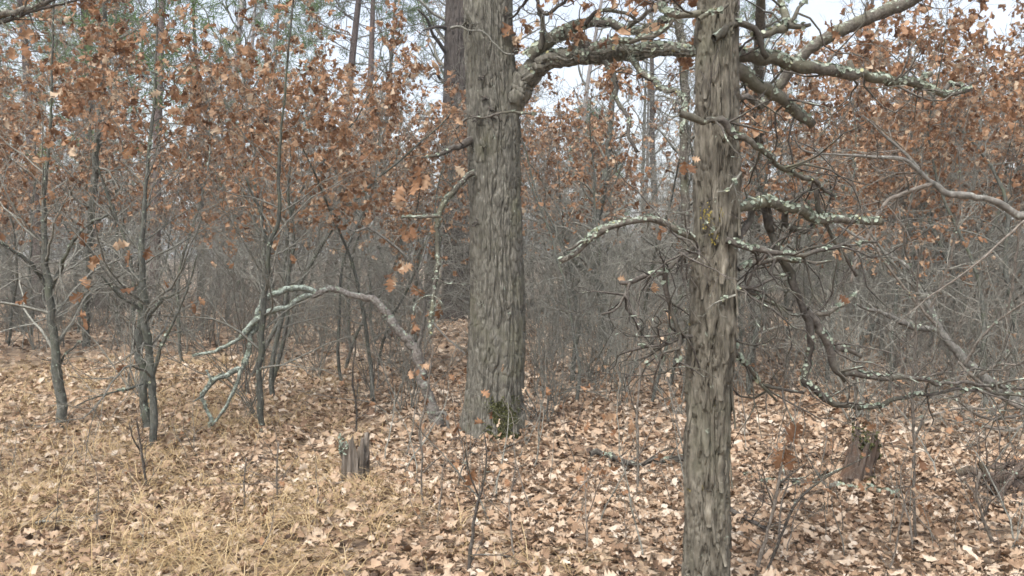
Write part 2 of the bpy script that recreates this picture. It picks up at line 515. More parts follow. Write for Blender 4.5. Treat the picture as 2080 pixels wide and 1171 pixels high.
def wood_path(pts, d, w, step=0.03, gn=0.0, rng=None):
    """branch traced through photo pixels at real depth: centre line and radii in metres"""
    pts = np.asarray(pts, float)
    k = len(pts)
    s = np.concatenate([[0], np.cumsum(np.hypot(*np.diff(pts[:, :2], axis=0).T))]); s /= s[-1]
    dep = np.interp(s, np.linspace(0, 1, len(d)), d)
    if pts.shape[1] > 2:
        wid = pts[:, 2]
    else:
        wid = np.interp(s, np.linspace(0, 1, len(w)), w)
    world_ = np.array([np.append(P(u[0], u[1], y), 0.5 * ww * y / FPX) for u, y, ww in zip(pts, dep, wid)])
    sp = spline(world_, step)
    c, r = sp[:, :3], np.maximum(sp[:, 3], 0.0012)
    if rng is not None and gn > 0:
        j = rng.normal(0, 1, (len(c), 3))
        j = np.stack([np.convolve(j[:, i], [0.2, 0.6, 0.2], 'same') for i in range(3)], -1)
        fade = np.minimum(1, np.arange(len(c)) / 3.0)[:, None]
        c = c + j * fade * np.minimum(gn * r, 0.010)[:, None]
        r = r + (radius_noise(rng, len(r), 0.13) - 1) * np.minimum(r, 0.022)
    return c, r

# ruffled flakes of lichen
_g = []
for i in range(3):
    for j in range(3):
        _g.append((i - 1, j - 1))
def flake_templates(n, rng):
    res = []
    for _ in range(n):
        v = []
        for (a, b) in _g:
            rr = 0.5 * (0.75 + 0.5 * rng.random())
            edge = abs(a) + abs(b) > 0
            k = 0.72 if abs(a) + abs(b) == 2 else 1.0
            v.append((a * rr * k, b * rr * k, rng.uniform(0.05, 0.45) if edge else 0.0))
        res.append(v)
    q = []
    for i in range(2):
        for j in range(2):
            a = 3 * i + j
            q.append((a, a + 3, a + 4, a + 1))
    return np.array(res), np.array(q)
FLAKE = flake_templates(16, rng_(77))

def lichen_on(shape, rng, c, r, per_m, size=(0.008, 0.022), upbias=1.0, span=(0, 1)):
    L = np.concatenate([[0], np.cumsum(np.linalg.norm(np.diff(c, axis=0), axis=1))])
    n = int(L[-1] * (span[1] - span[0]) * per_m * 0.62)
    if n < 1:
        return
    # patches: lichen comes in colonies
    base = rng.uniform(span[0], span[1], max(2, n // 9))
    t = np.clip(rng.choice(base, n) + rng.normal(0, 0.02, n), 0, 1) * L[-1]
    i = np.clip(np.searchsorted(L, t) - 1, 0, len(c) - 2)
    f = ((t - L[i]) / np.maximum(L[i + 1] - L[i], 1e-9))[:, None]
    p = c[i] * (1 - f) + c[i + 1] * f
    T = c[i + 1] - c[i]
    T /= np.maximum(np.linalg.norm(T, axis=1), 1e-9)[:, None]
    nn = rng.normal(0, 0.75, (n, 3)) + np.array([0, 0, upbias])
    nn -= (nn * T).sum(1)[:, None] * T
    nn /= np.maximum(np.linalg.norm(nn, axis=1), 1e-9)[:, None]
    p = p + nn * (r[i] * 0.97)[:, None]
    nrm = nn + rng.normal(0, 0.25, (n, 3))
    d = T + rng.normal(0, 0.8, (n, 3))
    d -= (d * nrm).sum(1)[:, None] * nrm / np.maximum((nrm * nrm).sum(1), 1e-9)[:, None]
    scatter(shape, FLAKE, p, frames(d, rng, up=nrm), rng.uniform(*size, n), np.clip(rng.normal(0.5, 0.22, n), 0, 1) ** 1.0, rng)

def branch_part(parent, origin, rng, pts, d, w, mat='dead', sides=8, gn=0.55, lichen=0, twigs=0, twig_len=(0.08, 0.3), twig_mat=None, twig_up=0.0,
                twig_wob=0.3, leaves=0, depth=1, cap=True, name='branch', flake=(0.008, 0.022), step=None, twig_span=(0.1, 1.0), upbias=1.0, kids=3, leaf_size=(0.1, 0.15), label=None, twig_r=0.0018, twig_seg=0.035):
    c, r = wood_path(pts, d, w, step or 0.03, gn, rng)
    sh = Shape()
    sh.tube(c, r, sides, cap)
    b = obj(name, sh.mesh(name, M[mat], origin=origin), parent)
    if label:
        b['label'] = label
    if lichen:
        ls = Shape()
        lichen_on(ls, rng, c, r, lichen, flake, upbias)
        if ls.n:
            obj('lichen', ls.mesh('lichen', M['lichen'], False, origin), b, kind='stuff')
    if twigs:
        ts, tips = Shape(), []
        for _ in range(twigs):
            i = int(rng.uniform(*twig_span) * (len(c) - 2))
            dd = turn(rng, c[i + 1] - c[i], rng.uniform(0.6, 1.4))
            sprout(ts, rng, c[i], dd, rng.uniform(*twig_len), max(twig_r, min(r[i] * 0.4, 0.006)), depth, twig_wob, twig_up, kids, tips, twig_seg, 4, rmin=min(0.0019, max(0.0012, twig_r * 0.45)))
        tw = obj('twig_spray', ts.mesh('twig_spray', M[twig_mat or mat], origin=origin), b, kind='stuff')
        if leaves:
            lf = hang_leaves(rng, tips, (1, 3), leaf_size, T_MID, keep=lambda p: leaves)
            if lf.n:
                obj('foliage', lf.mesh('foliage', M['leaf'], False, origin), b, kind='stuff')
    return b, c, r

# ------------------------------------------------------------------ trunks with real bark relief
def bark_trunk(spine, nz_step, nu, relief, rng, flare=0.3, flare_h=0.22, lobes=5, fine_to=None):
    sp = spline(spine, nz_step)
    if fine_to is not None:                      # coarser rings above the view
        k = np.arange(len(sp))
        sp = sp[(sp[:, 2] < fine_to) | (k % 8 == 0) | (k == len(sp) - 1)]
    c, r = sp[:, :3], sp[:, 3]
    z = c[:, 2] - c[0, 2]
    th = np.arange(nu) * 2 * math.pi / nu
    th = th - math.pi / 2 - 0.62 * np.sin(th)            # closer columns on the side towards the path
    TH, Z = np.meshgrid(th, z)
    Rr = r[:, None] * np.ones_like(TH)
    ph = rng.uniform(0, 6.28)
    Rr = Rr * (1 + flare * np.exp(-Z / flare_h) * (0.55 + 0.45 * np.cos(lobes * TH + ph)))
    low = np.stack([np.cos(TH) * 1.2, np.sin(TH) * 1.2, Z * 1.1], -1)
    Rr = Rr * (1 + 0.045 * vnoise(low + 11.3))
    Rr = Rr + relief(TH, Z, r.mean())
    V = np.stack([c[:, 0, None] + np.cos(TH) * Rr, c[:, 1, None] + np.sin(TH) * Rr, c[:, 2, None] * np.ones_like(TH)], -1).reshape(-1, 3)
    i = np.arange(len(c) - 1)[:, None] * nu
    j = np.arange(nu)[None]
    j2 = (j + 1) % nu
    Q = np.stack([i + j, i + j2, i + nu + j2, i + nu + j], -1).reshape(-1, 4)
    return V, Q

def furrowed(TH, Z, R, na=23, ch=0.24, deep=0.022, seed=3):
    c, s_ = np.cos(TH), np.sin(TH)
    k = na / (2 * math.pi)
    q = np.stack([c * 2.5, s_ * 2.5, Z * 2.0], -1)
    wz = Z * 3.4 + 0.9 * vnoise(q + 3)
    # long wandering furrows: where smooth stretched noise crosses zero
    n1 = vnoise(np.stack([c * k * 1.25 + 0.3 * vnoise(q * 3), s_ * k * 1.25, wz + seed], -1))
    n2 = vnoise(np.stack([c * k * 1.7 + 17, s_ * k * 1.7 + 0.3 * vnoise(q * 2.7), wz * 1.3 + seed * 3.3], -1))
    furrow = np.minimum(sstep(0.03, 0.20, np.abs(n1)), sstep(0.02, 0.17, np.abs(n2)))
    a = np.mod(TH / (2 * math.pi) * na * 1.0 + 0.8 * vnoise(q), na)
    g1, g2, rg, _, _ = cells(a, Z / (ch * 0.42) + 0.9 * vnoise(q * 2.2), na, seed + 5)
    crack = sstep(0.02, 0.13, g2 - g1)
    fine = fbm(np.stack([c * R * 75, s_ * R * 75, Z * 20], -1), 3)
    return deep * (furrow - 0.75) + 0.009 * (crack - 1) * furrow + 0.008 * (rg - 0.5) * furrow + 0.005 * fine

def shaggy(TH, Z, R, na=9, ch=0.30, seed=8):
    q = np.stack([np.cos(TH) * 2.2, np.sin(TH) * 2.2, Z * 2.6], -1)
    a = np.mod(TH / (2 * math.pi) * na + 0.55 * vnoise(q) + 0.25 * vnoise(q * 4.1), na)
    b = Z / ch + 0.6 * vnoise(q * 1.9 + 5) + 0.3 * vnoise(q * 5.3)
    f1, f2, rc, oa, ob = cells(a, b, na, seed)
    gap = sstep(0.0, 0.10, f2 - f1)
    g1, g2, rg, ga, gb = cells(np.mod(a * 2 + 0.37, na * 2), b * 1.7 + 9.0, na * 2, seed + 9)
    gap2 = sstep(0.0, 0.12, g2 - g1)
    fine = fbm(np.stack([np.cos(TH) * R * 110, np.sin(TH) * R * 110, Z * 26], -1), 3)
    plate = 0.013 * rc - 0.009 * ob + 0.008 * np.abs(oa)
    return plate - 0.006 + 0.015 * (gap - 1) + 0.007 * (gap2 - 1) * gap + 0.008 * (rg - 0.5) - 0.005 * gb + 0.002 * fine

def barked_tube(c, r, sides, rng, deep):
    """limb whose bark ridges run along it"""
    T = np.gradient(c, axis=0); T /= np.linalg.norm(T, axis=1)[:, None]
    N = np.empty_like(T); n = unit(np.cross(T[0], (0.3, 1.0, 0.2)))
    for i in range(len(T)):                       # carried along without twist
        n = unit(n - (n @ T[i]) * T[i]); N[i] = n
    B = np.cross(T, N)
    L = np.concatenate([[0], np.cumsum(np.linalg.norm(np.diff(c, axis=0), axis=1))])
    a = np.arange(sides) * 2 * math.pi / sides
    A, LL = np.meshgrid(a, L)
    ca, sa = np.cos(A), np.sin(A)
    n1 = vnoise(np.stack([ca * 2.6, sa * 2.6, LL * 4.5], -1) + 3.3 * rng.random())
    n2 = vnoise(np.stack([ca * 4.6, sa * 4.6, LL * 7.0], -1) + 9.0)
    furrow = np.minimum(sstep(0.03, 0.22, np.abs(n1)), sstep(0.02, 0.2, np.abs(n2)))
    lump = vnoise(np.stack([ca * 1.2, sa * 1.2, LL * 6], -1))
    fine = fbm(np.stack([ca * 9, sa * 9, LL * 45], -1), 2)
    RR = r[:, None] * (1 + 0.10 * lump) + np.minimum(deep, r[:, None] * 0.3) * (furrow - 0.7) + 0.003 * fine
    V = (c[:, None] + RR[..., None] * (ca[..., None] * N[:, None] + sa[..., None] * B[:, None])).reshape(-1, 3)
    i = np.arange(len(c) - 1)[:, None] * sides
    j = np.arange(sides)[None]
    Q = np.stack([i + j, i + (j + 1) % sides, i + sides + (j + 1) % sides, i + sides + j], -1).reshape(-1, 4)
    return V, Q, np.full(len(V), 0.5)

def spine_px(rows, d):
    """rows of (left edge, right edge, v) in photo pixels"""
    out = []
    for (a, b, v), y in zip(rows, np.broadcast_to(d, (len(rows),)) if np.isscalar(d) else d):
        p = P((a + b) / 2, v, y)
        out.append((*p, 0.5 * (b - a) * y / FPX))
    out.sort(key=lambda r: r[2])
    return np.array(out)

# ================================================================== the forest floor
def forest_floor():
    xs = np.concatenate([np.linspace(-260, -14, 40), np.linspace(-13.5, 13.5, 110), np.linspace(14, 260, 40)])
    ys = np.concatenate([np.linspace(-6, 0.5, 6), np.linspace(1, 26, 120), np.linspace(27, 70, 40), np.linspace(76, 420, 30)])
    X, Y = np.meshgrid(xs, ys)
    Zg = ground_z(X, Y)
    V = np.stack([X, Y, Zg], -1).reshape(-1, 3)
    nx = len(xs)
    i = (np.arange(len(ys) - 1)[:, None] * nx + np.arange(nx - 1)[None]).ravel()
    Q = np.stack([i, i + 1, i + nx + 1, i + nx], -1)
    o = obj('forest_floor', to_mesh('forest_floor', V, Q, np.full(len(V), 0.5), M['soil']), kind='structure')
    o['label'] = 'forest floor covered in fallen oak leaves'
    return o
floor_ = forest_floor()

def wedge(rng, n, y0, y1, margin=1.2, half=0.615, power=1.0):
    y = np.sqrt(rng.uniform(y0 ** 2, y1 ** 2, n)) if power == 1.0 else y0 + (y1 - y0) * rng.random(n) ** power
    return rng.uniform(-1, 1, n) * (y * half + margin), y

def grassiness(x, y):
    """dry sedge grows in the lower left of the view"""
    u = 1040 + FPX * x / y
    g = sstep(950, 350, u) * 0.8
    return g * (0.66 + 0.34 * np.sin(1.9 * x + 0.8 * y) * np.sin(1.3 * y - 0.6 * x + 1.0))

def leaf_litter():
    rng = rng_(21)
    def lay(sh, tmpl, n, y0, y1, size, zoff):
        x, y = wedge(rng, n, y0, y1)
        thin = rng.random(n) > 0.45 * np.clip(grassiness(x, y), 0, 1)
        x, y = x[thin], y[thin]
        n = len(x)
        z = ground_z(x, y) + rng.uniform(0.004, zoff, n)
        a = rng.uniform(0, 6.283, n)
        d = np.stack([np.cos(a), np.sin(a), rng.normal(0, 0.3, n)], -1)
        up = np.stack([rng.normal(0, 0.55, n), rng.normal(0, 0.55, n), np.where(rng.random(n) < 0.5, 1.0, -1.0)], -1)
        patch = 0.10 * np.sin(1.7 * x + 0.6 * y) * np.sin(1.1 * y - 0.9 * x)      # drifts of fresher and older leaves
        tone = patch + np.where(rng.random(n) < 0.34, rng.normal(0.8, 0.13, n), rng.normal(0.47, 0.21, n))
        scatter(sh, tmpl, np.stack([x, y, z], -1), frames(d, rng, up=up), rng.uniform(*size, n), np.clip(tone, 0.02, 0.99), rng, rng.uniform(0.8, 1.25, n))
    def heap(sh):
        """leaves banked against trunks and stumps"""
        for (u, v, r0, n) in [(1002, 892, 0.27, 420), (722, 984, 0.10, 120), (1735, 982, 0.1, 120), (126, 872, 0.06, 60), (313, 914, 0.07, 80), (888, 874, 0.07, 80), (534, 884, 0.05, 50)]:
            g = GP(u, v)
            a = rng.uniform(0, 6.283, n); rr = r0 + np.abs(rng.normal(0, 0.10, n))
            x, y = g[0] + rr * np.cos(a), g[1] + rr * np.sin(a) + (0.08 if n > 400 else 0)
            z = ground_z(x, y) + rng.uniform(0.01, 0.09, n) * np.exp(-(rr - r0) / 0.09)
            d = np.stack([rng.normal(size=n), rng.normal(size=n), rng.normal(0, 0.5, n)], -1)
            up = np.stack([np.cos(a) * 0.8, np.sin(a) * 0.8, np.ones(n)], -1) + rng.normal(0, 0.4, (n, 3))
            scatter(sh, FLAT_LO, np.stack([x, y, z], -1), frames(d, rng, up=up), rng.uniform(0.045, 0.105, n), np.clip(rng.normal(0.55, 0.2, n), 0.02, 0.95), rng)
    sh = Shape()
    lay(sh, FLAT_LO, 20500, 2.8, 6.6, (0.035, 0.10), 0.055)
    heap(sh)
    lay(sh, FLAT_MIDL, 22000, 6.6, 12.0, (0.055, 0.115), 0.055)
    lay(sh, FLAT_XLO, 26000, 12.0, 30.0, (0.08, 0.16), 0.06)
    o = obj('leaf_litter', sh.mesh('leaf_litter', M['litter'], False), floor_, kind='stuff')
    # the leaves that show largest, one by one
    x, y = wedge(rng, 300, 3.55, 5.6, margin=-0.1)
    near = []
    for k in range(24):
        s1 = Shape()
        scatter(s1, FLAT_HI if k < 12 else FLAT_LO, np.zeros((1, 3)), np.eye(3)[None], np.array([1.0]), np.array([[0.86, 0.8, 0.72, 0.62, 0.5, 0.4, 0.34, 0.28, 0.22, 0.86, 0.9, 0.55][k % 12]]), rng_(100 + k))
        near.append(s1.mesh('fallen_leaf', M['litter'], False))
    for k in range(300):
        o = obj('fallen_leaf', near[rng.integers(0, 24)], floor_, (x[k], y[k], float(ground_z(x[k], y[k])) + rng.uniform(0.03, 0.05)))
        s = rng.uniform(0.06, 0.115)
        o.scale = (s, s * rng.uniform(0.85, 1.2), s)
        o.rotation_euler = (rng.normal(0, 0.3) + (math.pi if rng.random() < 0.4 else 0), rng.normal(0, 0.3), rng.uniform(0, 6.283))
leaf_litter()

def dry_grass():
    rng = rng_(31)
    sh = Shape()
    n = 15000
    x, y = wedge(rng, n, 3.0, 13.0, power=1.3)
    keep = rng.random(n) < np.clip(grassiness(x, y), 0, 1) * 0.8
    x, y = x[keep], y[keep]
    ex = []
    for (u, v, k) in [(690, 985, 14), (640, 960, 12), (750, 985, 10), (820, 1010, 10), (900, 1080, 8), (1060, 1150, 8), (760, 1060, 12)]:
        g = GP(u, v)
        for _ in range(k):
            ex.append((g[0] + rng.normal(0, 0.12), g[1] + rng.normal(0, 0.15)))
    ex = np.array(ex)
    x, y = np.append(x, ex[:, 0]), np.append(y, ex[:, 1])
    for xx, yy in zip(x, y):
        k = rng.integers(5, 11)
        base = np.array([xx, yy, float(ground_z(xx, yy))])
        comb = rng.uniform(0, 6.283)
        for _ in range(k):
            a = comb + rng.normal(0, 1.0)
            L = rng.uniform(0.12, 0.38)
            h = rng.uniform(0.35, 0.85)
            dirv = np.array([math.cos(a), math.sin(a), 0])
            side = np.array([-dirv[1], dirv[0], 0]) * rng.uniform(0.0013, 0.0027)
            p0 = base + np.append(rng.normal(0, 0.025, 2), 0)
            t = np.array([0, 0.35, 0.7, 1.0])
            pts = p0 + dirv * (L * t ** 1.4)[:, None] + np.array([0, 0, 1.0]) * (L * h * (t * 1.5 - t * t * rng.uniform(0.8, 1.5)))[:, None]
            w = np.array([1, 0.9, 0.7, 0.15])[:, None]
            v = np.stack([pts - side * w, pts + side * w], 1).reshape(-1, 3)
            q = [(0, 1, 3, 2), (2, 3, 5, 4), (4, 5, 7, 6)]
            sh.add(v, q, float(np.clip(rng.normal(0.5, 0.25), 0, 1)))
    o = obj('dry_grass', sh.mesh('dry_grass', M['grass'], False), kind='stuff')
    tag(o, 'straw coloured dry sedge growing through the leaves at lower left', 'grass')
dry_grass()

# ================================================================== the large furrowed oak
def big_oak():
    rng = rng_(41)
    D = 7.5
    base = GP(1002, 890)
    t = thing('oak_tree', 'large grey oak with deeply furrowed bark and a mossy foot', 'tree', base)
    rows = [(938, 1068, 905), (944, 1064, 860), (948, 1062, 800), (953, 1067, 700), (957, 1065, 600), (956, 1060, 500), (955, 1058, 400), (952, 1057, 300),
            (948, 1052, 200), (943, 1042, 100), (944, 1038, 0), (942, 1034, -150), (940, 1030, -400), (945, 1020, -800), (950, 1010, -1100)]
    sp = spine_px(rows, D)
    V, Q = bark_trunk(sp, 0.0095, 204, lambda a, z, r: furrowed(a, z, r), rng, 0.36, 0.22, 6, 4.3)
    obj('trunk', to_mesh('trunk', V - base, Q, np.full(len(V), 0.5), M['oak']), t)
    bp = lambda *a, **k: branch_part(t, base, rng, *a, **k)
    # the heavy limb to the right, and what grows from it
    c, r = wood_path([(1016, 262, 30), (1036, 220, 44), (1052, 188, 48), (1068, 160, 45), (1090, 136, 41), (1118, 122, 37), (1160, 116, 34), (1220, 113, 34), (1285, 107, 32), (1340, 100, 28), (1390, 103, 22), (1440, 106, 17), (1480, 112, 12)],
                     (7.5, 7.4, 7.2, 7.0, 6.8, 6.7), None, 0.016, 0.3, rng)
    lm = obj('limb', to_mesh('limb', *barked_tube(c, r, 44, rng, 0.02), M['oak']), t)
    lm.data.transform(__import__('mathutils').Matrix.Translation([-float(x) for x in base]))
    ls = Shape(); k = len(c) // 4
    lichen_on(ls, rng, c[k:], r[k:], 900, (0.012, 0.036), 0.9)
    obj('lichen', ls.mesh('lichen', M['lichen'], False, base), lm, kind='stuff')
    bp([(1078, 118, 34), (1095, 100, 30), (1124, 80, 27), (1155, 62, 24), (1184, 50, 20), (1220, 47, 18), (1250, 52, 17), (1270, 63, 17), (1292, 65, 16), (1328, 55, 15), (1352, 38, 14), (1398, 31, 10)],
       (7.3, 6.9), None, 'lichened', 12, 0.3, lichen=520, flake=(0.012, 0.035), twigs=16, twig_len=(0.12, 0.5), depth=2, leaves=0.25)
    bp([(1150, 66), (1166, 80), (1186, 91), (1210, 100), (1240, 112)], (7.1, 7.05), (18, 16), 'dead', 9, 0.4, lichen=120)
    bp([(1200, 100), (1244, 84), (1268, 84), (1304, 80), (1330, 72), (1352, 58), (1368, 40)], (6.9, 6.6), (13, 8), 'lichened', 8, 0.5, lichen=500, flake=(0.01, 0.03), twigs=8, depth=1)
    bp([(1190, 48), (1198, 36), (1227, 20), (1268, 28), (1292, 42)], (6.95, 6.7), (10, 6), 'dead', 8, 0.5, lichen=120, twigs=5)
    bp([(1270, 62), (1292, 42), (1320, 26), (1342, 4), (1360, -30)], (6.9, 6.6), (11, 6), 'dead', 8, 0.5, lichen=150, twigs=6, depth=2, leaves=0.3)
    bp([(1098, 100), (1103, 55), (1096, 20), (1086, -20)], (7.2, 7.1), (11, 7), 'dead', 8, 0.4, lichen=60, twigs=6, depth=2, leaves=0.18, leaf_size=(0.07, 0.1), twig_len=(0.15, 0.5))
    bp([(1086, -20), (1050, 28), (1035, 38)], (7.1, 7.4), (7, 5), 'dead', 6, 0.5, twigs=4, depth=2, leaves=0.15, leaf_size=(0.07, 0.1))
    bp([(1096, 18), (1112, 30), (1140, 10), (1160, -10)], (7.1, 7.0), (8, 6), 'dead', 6, 0.5, twigs=8, depth=2, leaves=0.2, leaf_size=(0.07, 0.1), twig_len=(0.15, 0.5))
    bp([(1229, 126), (1240, 146), (1250, 170), (1252, 200), (1264, 222), (1276, 240), (1277, 262), (1276, 282), (1286, 296), (1294, 309)], (6.95, 6.6), (11, 7), 'dead', 8, 0.45, lichen=90, twigs=6, twig_len=(0.08, 0.3))
    bp([(1282, 120), (1300, 141), (1326, 162), (1350, 182), (1380, 190), (1390, 206), (1392, 232), (1384, 270)], (6.9, 6.3), (13, 7), 'lichened', 8, 0.45, lichen=420, twigs=8, twig_len=(0.08, 0.3))
    # the left side: a twisted stub and the drooping branch
    bp([(958, 285), (945, 292), (930, 301), (915, 306), (896, 312), (875, 318), (855, 321)], (7.35, 7.2), (17, 4), 'dead', 8, 0.5, lichen=100, twigs=7, leaves=0.6, depth=1)
    bp([(962, 352), (948, 358), (930, 382), (910, 402), (896, 422), (890, 448), (889, 480), (890, 520), (886, 560), (880, 600), (876, 640), (874, 678)], (7.3, 6.9), (12, 8), 'lichened', 8, 0.4, lichen=190, upbias=0.2, twigs=12, twig_len=(0.1, 0.45), depth=2, leaves=0.03)
    bp([(893, 440), (870, 441), (845, 441), (818, 443)], (7.0, 6.9), (7, 6), 'lichened', 7, 0.4, lichen=300, twigs=3)
    # thin dead twigs that cross the bark
    bp([(925, 262), (945, 245), (962, 238), (985, 240), (1005, 234), (1030, 228), (1060, 231), (1092, 232)], (7.16, 7.12), (5, 5), 'dead', 6, 0.5, lichen=90, twigs=7, twig_len=(0.06, 0.2), name='dead_twig')
    bp([(915, 58), (935, 54), (950, 62), (975, 62), (990, 75), (1005, 90), (1024, 108), (1045, 112)], (7.2, 7.12), (6, 3), 'twig', 6, 0.5, twigs=7, twig_len=(0.06, 0.25), name='dead_twig')
    bp([(952, 70), (960, 50), (955, 42), (948, 30)], (7.2, 7.18), (10, 5), 'dead', 7, 0.7, twigs=4, twig_len=(0.05, 0.12), name='dead_twig')
    # rough collars where twigs broke away
    ks = Shape()
    for (u, v, s) in [(965, 240, 0.05), (1000, 238, 0.035), (985, 198, 0.03), (1000, 222, 0.03), (950, 50, 0.045), (978, 158, 0.03), (1046, 105, 0.035), (968, 455, 0.035), (985, 300, 0.025)]:
        for _ in range(14):
            p = P(u, v, 7.26) + rng.normal(0, s * 0.45, 3) * np.array([1, 0.35, 0.8])
            ks.tube(walk(rng, p, rng.normal(size=3) + np.array([0, -0.6, -0.2]), s * rng.uniform(0.5, 1.2), 3, 0.5), np.linspace(0.009, 0.004, 4), 5, True)
    obj('bark_knob', ks.mesh('bark_knob', M['dead'], origin=base), t, kind='stuff')
    # moss on the foot, right of the middle
    ms = Shape()
    rel = V - sp[1][:3]
    th, z = np.arctan2(rel[:, 1], rel[:, 0]), V[:, 2] - base[2]
    fit = (z > -0.05) & (z < 0.38) & (np.abs(th - math.radians(-66)) < 0.75)
    w = np.exp(-((th + math.radians(66)) / 0.42) ** 2 - np.maximum(z, 0) / 0.17) * (vnoise(np.stack([th * 4, z * 11, 0 * z], -1)) > -0.25) * fit
    n = 9000
    pick = rng.choice(len(V), n, p=w / w.sum())
    nrm = np.stack([np.cos(th[pick]), np.sin(th[pick]), np.zeros(n)], -1)
    pos = V[pick] + nrm * rng.uniform(-0.002, 0.004, n)[:, None] + rng.normal(0, 0.003, (n, 3))
    d = rng.normal(0, 1, (n, 3))
    scatter(ms, FLAKE, pos, frames(d, rng, up=nrm + rng.normal(0, 0.35, (n, 3))), rng.uniform(0.006, 0.016, n), np.clip(rng.normal(0.55, 0.25, n), 0, 1), rng)
    obj('moss', ms.mesh('moss', M['moss'], False, base), t, kind='stuff')
    # big dry leaves caught on the drooping branch, one by one
    for (u, v, s, a, tone) in [(838, 360, 0.20, -1.3, 0.55), (818, 372, 0.17, -1.8, 0.7), (850, 330, 0.19, -1.5, 0.3), (872, 350, 0.16, -2.0, 0.8), (812, 432, 0.13, 1.9, 0.9), (818, 455, 0.15, -1.4, 0.5),
                               (826, 470, 0.12, -0.6, 0.75), (832, 458, 0.12, -1.1, 0.35), (876, 452, 0.1, -1.5, 0.6)]:
        one = Shape()
        d = np.array([[math.cos(a), rng.normal(0, 0.3), math.sin(a)]])
        scatter(one, T_HI, P(u, v, 6.95)[None], frames(d, rng, up=np.array([[rng.normal(0, 0.5), -1.0, 0.3]])), np.array([s]), np.array([tone]), rng)
        obj('leaf', one.mesh('leaf', M['leaf'], False, base), t)
big_oak()

